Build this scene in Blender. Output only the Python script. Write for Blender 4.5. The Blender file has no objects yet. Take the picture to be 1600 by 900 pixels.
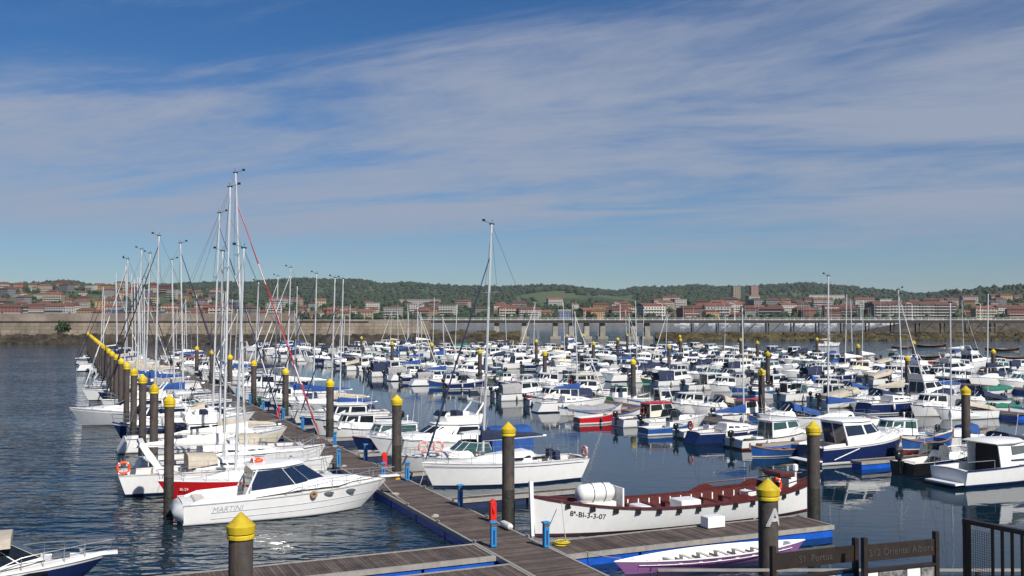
import bpy, bmesh, math, random
from mathutils import Vector, Matrix, noise

R = math.radians
rnd = random.Random(7)
scene = bpy.context.scene
col = scene.collection

# ------------------------------------------------------------------ camera
FPX = 35 / 36 * 1600
cam_data = bpy.data.cameras.new('camera')
cam_data.lens = 35
cam_data.sensor_width = 36
cam_data.clip_start = 0.2
cam_data.clip_end = 20000
cam = bpy.data.objects.new('camera', cam_data)
cam.location = (0, 0, 10)
cam.rotation_euler = (R(90 + 1.473), 0, 0)
col.objects.link(cam)
scene.camera = cam

# ------------------------------------------------------------------ light
SUN_AZ = 146.0      # direction the light comes from, degrees clockwise from +Y
SUN_EL = 42.0
scene.view_settings.view_transform = 'Standard'
scene.view_settings.look = 'None'
scene.view_settings.gamma = 1
scene.view_settings.exposure = 0.18
scene.view_settings.use_curve_mapping = False
scene.cycles.max_bounces = 6
scene.cycles.diffuse_bounces = 3
scene.cycles.glossy_bounces = 4
scene.cycles.sample_clamp_indirect = 4.0
scene.cycles.use_denoising = True


def build_world():
    w = bpy.data.worlds.new('World')
    scene.world = w
    w.use_nodes = True
    nt = w.node_tree
    nt.nodes.clear()
    N = nt.nodes.new
    L = nt.links.new

    def math_(op, a, b=None, c=None, clamp=False):
        n = N('ShaderNodeMath')
        n.operation = op
        n.use_clamp = clamp
        for i, v in enumerate((a, b, c)):
            if v is None:
                continue
            if isinstance(v, (int, float)):
                n.inputs[i].default_value = v
            else:
                L(v, n.inputs[i])
        return n.outputs[0]

    def smooth(v, lo, hi, tlo=0.0, thi=1.0):
        n = N('ShaderNodeMapRange')
        n.interpolation_type = 'SMOOTHSTEP'
        L(v, n.inputs[0])
        n.inputs[1].default_value = lo
        n.inputs[2].default_value = hi
        n.inputs[3].default_value = tlo
        n.inputs[4].default_value = thi
        return n.outputs[0]

    sky = N('ShaderNodeTexSky')
    sky.sky_type = 'NISHITA'
    sky.sun_disc = False
    sky.sun_elevation = R(SUN_EL)
    sky.sun_rotation = R(SUN_AZ)
    sky.altitude = 0
    sky.air_density = 1.0
    sky.dust_density = 0.0
    sky.ozone_density = 1.6
    geo = N('ShaderNodeTexCoord')
    sep = N('ShaderNodeSeparateXYZ')
    L(geo.outputs['Generated'], sep.inputs[0])
    x, y, z = sep.outputs
    az = math_('MULTIPLY', math_('ARCTAN2', x, y), 57.2958)      # degrees right of +Y
    el = math_('MULTIPLY', math_('ARCSINE', z), 57.2958)
    zz = math_('ADD', math_('MAXIMUM', z, 0.0), 0.07)
    comb = N('ShaderNodeCombineXYZ')
    L(math_('DIVIDE', x, zz), comb.inputs[0])
    L(math_('DIVIDE', y, zz), comb.inputs[1])

    def noise_(scale, detail, rough, sx=1.0, sy=1.0, rot=0.0, off=(0, 0, 0), dist=0.0):
        m0 = N('ShaderNodeMapping')
        L(comb.outputs[0], m0.inputs[0])
        m0.inputs['Rotation'].default_value = (0, 0, R(rot))
        mp = N('ShaderNodeMapping')
        L(m0.outputs[0], mp.inputs[0])
        mp.inputs['Location'].default_value = off
        mp.inputs['Scale'].default_value = (sx, sy, 1)
        n = N('ShaderNodeTexNoise')
        n.inputs['Scale'].default_value = scale
        n.inputs['Detail'].default_value = detail
        n.inputs['Roughness'].default_value = rough
        n.inputs['Distortion'].default_value = dist
        L(mp.outputs[0], n.inputs['Vector'])
        return n.outputs[0]

    big = noise_(0.40, 5, 0.55, 0.55, 1.0, 24, (3.1, 1.7, 0), 0.6)
    wisp = noise_(1.15, 12, 0.64, 0.42, 1.0, 20, (0.4, 6.2, 0), 0.7)
    fine = noise_(6.5, 9, 0.68, 0.42, 1.0, 34, (2.0, 3.0, 0), 0.9)
    # a cirrus sheet whose upper edge climbs to the right; clear air near the horizon
    edge = math_('SUBTRACT', math_('ADD', 14.6, math_('MULTIPLY', math_('ADD', az, 12.0), 0.16)), el)
    edge = math_('ADD', edge, math_('MULTIPLY', math_('SUBTRACT', wisp, 0.5), 9.0))
    sheet = smooth(edge, -1.6, 2.4)
    low = smooth(math_('ADD', el, math_('MULTIPLY', math_('SUBTRACT', wisp, 0.5), 5.0)), 2.2, 6.6)
    right = smooth(az, -2.0, 9.0)
    thick = math_('ADD', math_('MULTIPLY', big, 0.75), math_('ADD', math_('MULTIPLY', wisp, 0.85), math_('MULTIPLY', fine, 0.22)))
    thr = math_('SUBTRACT', thick, math_('MULTIPLY', right, 0.05))
    dens = smooth(thr, 0.60, 1.0)
    dens = math_('MULTIPLY', math_('MULTIPLY', dens, sheet), low)
    streak = smooth(math_('ADD', math_('MULTIPLY', wisp, 0.7), math_('MULTIPLY', fine, 0.3)), 0.5, 0.74)
    dens = math_('MAXIMUM', dens, math_('MULTIPLY', math_('MULTIPLY', streak, low), 0.4))
    dens = math_('MULTIPLY', dens, 0.86)

    hsv = N('ShaderNodeHueSaturation')
    hsv.inputs['Saturation'].default_value = 1.15
    hsv.inputs['Value'].default_value = 0.58
    tint = N('ShaderNodeMix')
    tint.data_type = 'RGBA'
    tint.blend_type = 'MULTIPLY'
    tint.inputs[0].default_value = 1.0
    tint.inputs[7].default_value = (0.70, 0.90, 1.22, 1)
    L(sky.outputs[0], tint.inputs[6])
    L(tint.outputs[2], hsv.inputs['Color'])
    mix = N('ShaderNodeMix')
    mix.data_type = 'RGBA'
    L(dens, mix.inputs[0])
    L(hsv.outputs[0], mix.inputs[6])
    mix.inputs[7].default_value = (3.5, 3.95, 4.95, 1)
    bg = N('ShaderNodeBackground')
    bg.inputs[1].default_value = 0.088
    L(mix.outputs[2], bg.inputs[0])
    out = N('ShaderNodeOutputWorld')
    L(bg.outputs[0], out.inputs[0])


build_world()
sun_data = bpy.data.lights.new('sun', 'SUN')
sun_data.energy = 5.0
sun_data.angle = R(0.5)
sun_data.color = (1.0, 0.95, 0.88)
sun = bpy.data.objects.new('sun', sun_data)
sd = Vector((math.sin(R(SUN_AZ)) * math.cos(R(SUN_EL)), math.cos(R(SUN_AZ)) * math.cos(R(SUN_EL)), math.sin(R(SUN_EL))))
sun.rotation_euler = sd.to_track_quat('Z', 'Y').to_euler()
sun.location = (0, -20, 60)
col.objects.link(sun)

# ------------------------------------------------------------------ marina frame: a runs along the walkways, b across them
TH = math.atan(700 / FPX)
CT, ST = math.cos(TH), math.sin(TH)


def P(a, b, z=0.0):
    return Vector((-a * ST + b * CT, a * CT + b * ST, z))


def seen(px, py, z=0.0):
    """(a, b) of the point at height z that the photograph shows at a pixel (used to survey real positions)"""
    d = (10 - z) * FPX / (py - 490)
    x = (px - 800) / FPX * d
    return (-x * ST + d * CT, x * CT + d * ST)


# ------------------------------------------------------------------ materials
MATS = {}


def mat(name, color, rough=0.5, metal=0.0, var=0.06, vscale=3.0, bump=0.0, bscale=30.0, rand=0.0, dirt=None, dirt_amt=0.0, coat=0.0, emit=None):
    if name in MATS:
        return MATS[name]
    m = bpy.data.materials.new(name)
    m.use_nodes = True
    nt = m.node_tree
    N, L = nt.nodes.new, nt.links.new
    b = nt.nodes['Principled BSDF']
    b.inputs['Roughness'].default_value = rough
    b.inputs['Metallic'].default_value = metal
    if coat:
        b.inputs['Coat Weight'].default_value = coat
        b.inputs['Coat Roughness'].default_value = 0.08
    tc = N('ShaderNodeTexCoord')
    n = N('ShaderNodeTexNoise')
    n.inputs['Scale'].default_value = vscale
    n.inputs['Detail'].default_value = 6
    n.inputs['Roughness'].default_value = 0.65
    L(tc.outputs['Object'], n.inputs['Vector'])
    mx = N('ShaderNodeMix')
    mx.data_type = 'RGBA'
    mr = N('ShaderNodeMapRange')
    mr.inputs[1].default_value = 0.35
    mr.inputs[2].default_value = 0.7
    L(n.outputs[0], mr.inputs[0])
    L(mr.outputs[0], mx.inputs[0])
    c0 = [max(0, c * (1 + var)) for c in color]
    c1 = [max(0, c * (1 - var * 1.6)) for c in color]
    mx.inputs[6].default_value = (*c0, 1)
    mx.inputs[7].default_value = (*c1, 1)
    outc = mx.outputs[2]
    if dirt:
        n2 = N('ShaderNodeTexNoise')
        mp = N('ShaderNodeMapping')
        mp.inputs['Scale'].default_value = (3.2, 3.2, 0.45)
        L(tc.outputs['Object'], mp.inputs[0])
        L(mp.outputs[0], n2.inputs['Vector'])
        n2.inputs['Scale'].default_value = 1.6
        n2.inputs['Detail'].default_value = 8
        n2.inputs['Roughness'].default_value = 0.7
        r2 = N('ShaderNodeMapRange')
        r2.inputs[1].default_value = 0.5
        r2.inputs[2].default_value = 0.78
        r2.inputs[4].default_value = dirt_amt
        L(n2.outputs[0], r2.inputs[0])
        m2 = N('ShaderNodeMix')
        m2.data_type = 'RGBA'
        L(r2.outputs[0], m2.inputs[0])
        L(outc, m2.inputs[6])
        m2.inputs[7].default_value = (*dirt, 1)
        outc = m2.outputs[2]
    if rand:
        oi = N('ShaderNodeObjectInfo')
        h = N('ShaderNodeHueSaturation')
        r3 = N('ShaderNodeMapRange')
        r3.inputs[3].default_value = 1 - rand
        r3.inputs[4].default_value = 1 + rand * 0.6
        L(oi.outputs['Random'], r3.inputs[0])
        L(r3.outputs[0], h.inputs['Value'])
        L(outc, h.inputs['Color'])
        outc = h.outputs[0]
    L(outc, b.inputs['Base Color'])
    if bump:
        nb = N('ShaderNodeTexNoise')
        nb.inputs['Scale'].default_value = bscale
        nb.inputs['Detail'].default_value = 5
        L(tc.outputs['Object'], nb.inputs['Vector'])
        bp = N('ShaderNodeBump')
        bp.inputs['Strength'].default_value = bump
        bp.inputs['Distance'].default_value = 0.05
        L(nb.outputs[0], bp.inputs['Height'])
        L(bp.outputs[0], b.inputs['Normal'])
    MATS[name] = m
    return m


GRIME = (0.30, 0.26, 0.19)
mat('gel_white', (0.80, 0.80, 0.78), 0.28, var=0.03, rand=0.06, dirt=GRIME, dirt_amt=0.09)
mat('gel_cream', (0.74, 0.68, 0.54), 0.35, var=0.04, rand=0.06, dirt=GRIME, dirt_amt=0.2)
mat('gel_grey', (0.42, 0.44, 0.46), 0.35, var=0.05, rand=0.1)
mat('gel_navy', (0.012, 0.025, 0.095), 0.22, var=0.1)
mat('gel_blue', (0.02, 0.10, 0.33), 0.3, var=0.1, dirt=GRIME, dirt_amt=0.15)
mat('gel_red', (0.55, 0.012, 0.018), 0.3, var=0.06)
mat('gel_black', (0.012, 0.012, 0.014), 0.35, var=0.2)
mat('gel_green', (0.02, 0.14, 0.09), 0.35, var=0.1)
mat('gel_yellow', (0.62, 0.34, 0.02), 0.4, var=0.06)
mat('gel_purple', (0.30, 0.13, 0.33), 0.3, var=0.05)
mat('gel_aqua', (0.10, 0.33, 0.36), 0.35, var=0.06)
mat('deck_white', (0.74, 0.74, 0.71), 0.55, var=0.05, bump=0.15, bscale=60, rand=0.08, dirt=GRIME, dirt_amt=0.3)
mat('deck_grey', (0.38, 0.38, 0.37), 0.7, var=0.1)
mat('teak', (0.30, 0.16, 0.075), 0.6, var=0.22, vscale=9)
mat('maroon_wood', (0.085, 0.016, 0.014), 0.4, var=0.25, vscale=6)
mat('antifoul', (0.035, 0.04, 0.045), 0.7, var=0.2)
mat('antifoul_red', (0.17, 0.03, 0.02), 0.7, var=0.2)
mat('glass_dark', (0.012, 0.016, 0.022), 0.06, var=0.2)
mat('glass_navy', (0.012, 0.024, 0.055), 0.09, var=0.2)
mat('glass_teal', (0.035, 0.085, 0.085), 0.07, var=0.15)
mat('glass_grey', (0.10, 0.115, 0.12), 0.1, var=0.2)
mat('canvas_navy', (0.014, 0.022, 0.062), 0.85, var=0.18, bump=0.4, bscale=6)
mat('canvas_blue', (0.012, 0.065, 0.25), 0.85, var=0.15, bump=0.4, bscale=6)
mat('canvas_beige', (0.45, 0.40, 0.32), 0.85, var=0.1, bump=0.4, bscale=6)
mat('canvas_grey', (0.30, 0.30, 0.30), 0.85, var=0.12, bump=0.4, bscale=6)
mat('canvas_green', (0.02, 0.17, 0.11), 0.85, var=0.15, bump=0.4, bscale=6)
mat('canvas_white', (0.72, 0.71, 0.68), 0.85, var=0.06, bump=0.4, bscale=6)
mat('canvas_black', (0.015, 0.015, 0.018), 0.85, var=0.2, bump=0.4, bscale=6)
mat('canvas_red', (0.42, 0.02, 0.03), 0.8, var=0.12)
mat('steel', (0.62, 0.63, 0.64), 0.28, metal=0.9, var=0.05)
mat('alu_mast', (0.66, 0.67, 0.68), 0.42, metal=0.25, var=0.05)
mat('rigging', (0.10, 0.10, 0.11), 0.5, metal=0.4)
mat('rope', (0.45, 0.42, 0.36), 0.9)
mat('rope_yellow', (0.65, 0.52, 0.05), 0.9)
mat('engine_black', (0.012, 0.013, 0.016), 0.25, var=0.2)
mat('engine_grey', (0.22, 0.23, 0.25), 0.3)
mat('orange_ring', (0.75, 0.085, 0.012), 0.5, var=0.08)
mat('pink_ring', (0.62, 0.26, 0.22), 0.6, var=0.1)
mat('fender_white', (0.70, 0.69, 0.65), 0.5, dirt=GRIME, dirt_amt=0.4)
mat('fender_navy', (0.02, 0.03, 0.09), 0.5)
mat('vinyl', (0.62, 0.58, 0.50), 0.6)
mat('cushion_dark', (0.04, 0.04, 0.05), 0.7)
mat('pile_steel', (0.058, 0.050, 0.046), 0.75, var=0.3, vscale=2.2, bump=0.3, bscale=9, dirt=(0.16, 0.085, 0.045), dirt_amt=0.8)
mat('pile_wet', (0.034, 0.031, 0.024), 0.55, var=0.4, vscale=5, bump=0.7, bscale=12)
mat('cap_yellow', (0.66, 0.48, 0.015), 0.5, var=0.12, rand=0.22, dirt=(0.26, 0.20, 0.06), dirt_amt=0.7)
mat('beam_alu', (0.33, 0.31, 0.28), 0.5, metal=0.1, var=0.12, dirt=(0.14, 0.10, 0.07), dirt_amt=0.5)
mat('float_blue', (0.008, 0.085, 0.46), 0.4, var=0.18, vscale=1.2)
mat('float_dark', (0.012, 0.022, 0.07), 0.5, var=0.3)
mat('post_blue', (0.015, 0.22, 0.52), 0.4, var=0.08)
mat('post_red', (0.60, 0.02, 0.015), 0.4, var=0.08)
mat('white_paint', (0.8, 0.8, 0.8), 0.5)
mat('letter_black', (0.015, 0.015, 0.017), 0.6)
mat('letter_grey', (0.40, 0.42, 0.47), 0.5)
mat('letter_navy', (0.02, 0.03, 0.12), 0.5)
mat('iron_brown', (0.022, 0.015, 0.013), 0.5, var=0.25, vscale=12)
mat('paper_white', (0.72, 0.72, 0.72), 0.6)
mat('paper_blue', (0.05, 0.26, 0.66), 0.6)
mat('paper_cyan', (0.12, 0.50, 0.58), 0.6)
mat('paper_grey', (0.20, 0.20, 0.20), 0.6, var=0.6, vscale=14)
mat('board_back', (0.10, 0.11, 0.10), 0.4, var=0.3, vscale=5)


def plank_material():
    m = bpy.data.materials.new('weathered_decking')
    m.use_nodes = True
    nt = m.node_tree
    N, L = nt.nodes.new, nt.links.new
    b = nt.nodes['Principled BSDF']
    b.inputs['Roughness'].default_value = 0.8
    geo = N('ShaderNodeNewGeometry')
    ramp = N('ShaderNodeValToRGB')
    ramp.color_ramp.elements[0].color = (0.062, 0.041, 0.031, 1)
    ramp.color_ramp.elements[1].color = (0.125, 0.090, 0.070, 1)
    L(geo.outputs['Random Per Island'], ramp.inputs[0])
    n = N('ShaderNodeTexNoise')
    n.inputs['Scale'].default_value = 1.1
    n.inputs['Detail'].default_value = 8
    n.inputs['Roughness'].default_value = 0.7
    L(geo.outputs['Position'], n.inputs['Vector'])
    mr = N('ShaderNodeMapRange')
    mr.inputs[1].default_value = 0.3
    mr.inputs[2].default_value = 0.75
    mr.inputs[3].default_value = 0.5
    mr.inputs[4].default_value = 1.5
    L(n.outputs[0], mr.inputs[0])
    h = N('ShaderNodeHueSaturation')
    h.inputs['Saturation'].default_value = 0.8
    L(mr.outputs[0], h.inputs['Value'])
    L(ramp.outputs[0], h.inputs['Color'])
    L(h.outputs[0], b.inputs['Base Color'])
    MATS['decking'] = m


plank_material()


def water_material():
    m = bpy.data.materials.new('harbour_water')
    m.use_nodes = True
    nt = m.node_tree
    N, L = nt.nodes.new, nt.links.new
    b = nt.nodes['Principled BSDF']
    b.inputs['Base Color'].default_value = (0.004, 0.018, 0.030, 1)
    b.inputs['Roughness'].default_value = 0.03
    b.inputs['IOR'].default_value = 1.333
    geo = N('ShaderNodeNewGeometry')

    def noise_(scale, sx, sy, detail, rot=0.0):
        mp = N('ShaderNodeMapping')
        mp.inputs['Scale'].default_value = (sx, sy, 1)
        mp.inputs['Rotation'].default_value = (0, 0, rot)
        L(geo.outputs['Position'], mp.inputs[0])
        n = N('ShaderNodeTexNoise')
        n.inputs['Scale'].default_value = scale
        n.inputs['Detail'].default_value = detail
        n.inputs['Roughness'].default_value = 0.5
        n.inputs['Distortion'].default_value = 0.5
        L(mp.outputs[0], n.inputs['Vector'])
        return n.outputs[0]

    def m_(op, a, b_):
        n = N('ShaderNodeMath')
        n.operation = op
        for i, v in enumerate((a, b_)):
            if isinstance(v, (int, float)):
                n.inputs[i].default_value = v
            else:
                L(v, n.inputs[i])
        return n.outputs[0]
    # sheltered water behind the pontoons is calmer than the open water beside the outer piles
    dot = N('ShaderNodeVectorMath')
    dot.operation = 'DOT_PRODUCT'
    L(geo.outputs['Position'], dot.inputs[0])
    dot.inputs[1].default_value = (CT, ST, 0)
    calm = N('ShaderNodeMapRange')
    calm.interpolation_type = 'SMOOTHSTEP'
    L(dot.outputs['Value'], calm.inputs[0])
    calm.inputs[1].default_value = -6
    calm.inputs[2].default_value = 30
    calm.inputs[3].default_value = 1.0
    calm.inputs[4].default_value = 0.04
    gust = noise_(0.035, 1, 2.2, 3)
    gr = N('ShaderNodeMapRange')
    L(gust, gr.inputs[0])
    gr.inputs[1].default_value = 0.35
    gr.inputs[2].default_value = 0.65
    gr.inputs[3].default_value = 0.65
    gr.inputs[4].default_value = 1.25
    h = m_('ADD', m_('MULTIPLY', noise_(0.95, 0.7, 1.5, 2, 0.25), 1.25), m_('ADD', m_('MULTIPLY', noise_(0.3, 0.7, 1.4, 2, -0.2), 1.6), m_('MULTIPLY', noise_(3.2, 0.8, 1.3, 2), 0.10)))
    sp = N('ShaderNodeSeparateXYZ')
    L(geo.outputs['Position'], sp.inputs[0])
    far = N('ShaderNodeMapRange')
    far.interpolation_type = 'SMOOTHSTEP'
    L(sp.outputs[1], far.inputs[0])
    far.inputs[1].default_value = 190
    far.inputs[2].default_value = 400
    far.inputs[4].default_value = 1.3
    amp = m_('MULTIPLY', m_('MAXIMUM', calm.outputs[0], far.outputs[0]), gr.outputs[0])
    bp = N('ShaderNodeBump')
    bp.inputs['Strength'].default_value = 1.0
    bp.inputs['Distance'].default_value = 0.17
    L(m_('MULTIPLY', h, amp), bp.inputs['Height'])
    L(bp.outputs[0], b.inputs['Normal'])
    MATS['water'] = m


water_material()


# ------------------------------------------------------------------ mesh helpers
class MB:
    def __init__(self):
        self.v, self.f, self.m = [], [], []

    def add(self, vs, fs, m=0):
        o = len(self.v)
        self.v += [tuple(v) for v in vs]
        for f in fs:
            self.f.append(tuple(i + o for i in f))
            self.m.append(m)
        return self

    def box(self, x0, x1, y0, y1, z0, z1, m=0, bev=0.0):
        if bev:
            rings = []
            for z, k in ((z0, bev), (z0 + bev, 0), (z1 - bev, 0), (z1, bev)):
                rings.append([(x0 + k, y0 + k, z), (x1 - k, y0 + k, z), (x1 - k, y1 - k, z), (x0 + k, y1 - k, z)])
            return self.loft(rings, m=m)
        vs = [(x0, y0, z0), (x1, y0, z0), (x1, y1, z0), (x0, y1, z0), (x0, y0, z1), (x1, y0, z1), (x1, y1, z1), (x0, y1, z1)]
        return self.add(vs, [(3, 2, 1, 0), (4, 5, 6, 7), (0, 1, 5, 4), (1, 2, 6, 5), (2, 3, 7, 6), (3, 0, 4, 7)], m)

    def loft(self, rings, m=0, closed=True, cap0=True, cap1=True):
        n = len(rings[0])
        o = len(self.v)
        for r in rings:
            self.v += [tuple(p) for p in r]
        for i in range(len(rings) - 1):
            for j in range(n if closed else n - 1):
                k = (j + 1) % n
                self.f.append((o + i * n + j, o + i * n + k, o + (i + 1) * n + k, o + (i + 1) * n + j))
                self.m.append(m)
        if closed and cap0:
            self.f.append(tuple(o + j for j in reversed(range(n))))
            self.m.append(m)
        if closed and cap1:
            self.f.append(tuple(o + (len(rings) - 1) * n + j for j in range(n)))
            self.m.append(m)
        return self

    def tube(self, pts, r, n=5, m=0, r1=None):
        pts = [Vector(p) for p in pts]
        rings = []
        for i, p in enumerate(pts):
            t = (pts[min(i + 1, len(pts) - 1)] - pts[max(i - 1, 0)])
            if t.length < 1e-6:
                t = Vector((0, 0, 1))
            t.normalize()
            up = Vector((0, 0, 1)) if abs(t.z) < 0.9 else Vector((1, 0, 0))
            s = t.cross(up).normalized()
            u = s.cross(t)
            rr = r if r1 is None else r + (r1 - r) * i / (len(pts) - 1)
            rings.append([p + (s * math.cos(2 * math.pi * k / n) + u * math.sin(2 * math.pi * k / n)) * rr for k in range(n)])
        return self.loft(rings, m)

    def lathe(self, prof, n=12, c=(0, 0, 0), m=0):
        rings = [[(c[0] + r * math.cos(2 * math.pi * k / n), c[1] + r * math.sin(2 * math.pi * k / n), c[2] + z) for k in range(n)] for r, z in prof]
        return self.loft(rings, m)

    def torus(self, c, R_, r, axis='x', n=18, k=7, m=0):
        vs, fs = [], []
        for i in range(n):
            A = 2 * math.pi * i / n
            for j in range(k):
                B = 2 * math.pi * j / k
                q = (R_ + r * math.cos(B))
                u, w, h = q * math.cos(A), q * math.sin(A), r * math.sin(B)
                p = {'x': (h, u, w), 'y': (u, h, w), 'z': (u, w, h)}[axis]
                vs.append((c[0] + p[0], c[1] + p[1], c[2] + p[2]))
        for i in range(n):
            for j in range(k):
                fs.append((i * k + j, ((i + 1) % n) * k + j, ((i + 1) % n) * k + (j + 1) % k, i * k + (j + 1) % k))
        return self.add(vs, fs, m)

    def slab(self, quad, t=0.03, m=0, off=0.008):
        """a thin pane standing proud of a quad"""
        q = [Vector(p) for p in quad]
        n = (q[1] - q[0]).cross(q[3] - q[0])
        if n.length < 1e-9:
            return self
        n.normalize()
        lo = [p + n * (off - t) for p in q]
        hi = [p + n * off for p in q]
        return self.add(lo + hi, [(3, 2, 1, 0), (4, 5, 6, 7), (0, 1, 5, 4), (1, 2, 6, 5), (2, 3, 7, 6), (3, 0, 4, 7)], m)

    def mesh(self, name, mats, smooth=35):
        me = bpy.data.meshes.new(name)
        me.from_pydata(self.v, [], self.f)
        for mt in (mats if isinstance(mats, (list, tuple)) else [mats]):
            me.materials.append(MATS[mt] if isinstance(mt, str) else mt)
        me.polygons.foreach_set('material_index', self.m)
        if smooth:
            me.polygons.foreach_set('use_smooth', [True] * len(me.polygons))
            me.set_sharp_from_angle(angle=R(smooth))
        me.update()
        return me


def obj(name, me, parent=None):
    o = bpy.data.objects.new(name, me)
    col.objects.link(o)
    if parent:
        o.parent = parent
    return o


def tag(o, label=None, cat=None, group=None, kind=None):
    if label:
        o['label'] = label
    if cat:
        o['category'] = cat
    if group:
        o['group'] = group
    if kind:
        o['kind'] = kind
    return o


def empty(name, loc=(0, 0, 0), rz=0.0):
    o = bpy.data.objects.new(name, None)
    o.empty_display_size = 0.3
    col.objects.link(o)
    o.location = loc
    o.rotation_euler = (0, 0, rz)
    return o


def text_mesh(s, size, m, shear=0.0, thick=0.004, bold=0.0):
    cu = bpy.data.curves.new('lettering', 'FONT')
    cu.body = s
    cu.size = size
    cu.shear = shear
    cu.offset = bold
    cu.extrude = thick
    cu.align_x = 'CENTER'
    cu.resolution_u = 3
    o = bpy.data.objects.new('lettering', cu)
    me = bpy.data.meshes.new_from_object(o)
    bpy.data.objects.remove(o)
    me.materials.clear()
    me.materials.append(MATS[m])
    return me


class Proto:
    """one kind of thing: parts (name, mesh, parent index or None, label, matrix)"""

    def __init__(self):
        self.parts = []

    def part(self, name, me, parent=None, label=None, mtx=None, kind=None):
        self.parts.append((name, me, parent, label, mtx, kind))
        return len(self.parts) - 1

    def place(self, name, label, cat, loc, rz=0.0, group=None, scale=1.0, roll=0.0, pitch=0.0):
        e = empty(name, loc)
        e.rotation_euler = (roll, pitch, rz)
        e.scale = (scale,) * 3
        tag(e, label, cat, group)
        made = []
        for nm, me, par, lb, mtx, kd in self.parts:
            o = obj(nm, me, made[par] if par is not None else e)
            if mtx is not None:
                o.matrix_local = mtx
            if lb:
                o['label'] = lb
            if kd:
                o['kind'] = kd
            made.append(o)
        return e


# ------------------------------------------------------------------ boats
def sm(t):
    t = max(0.0, min(1.0, t))
    return t * t * (3 - 2 * t)


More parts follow.
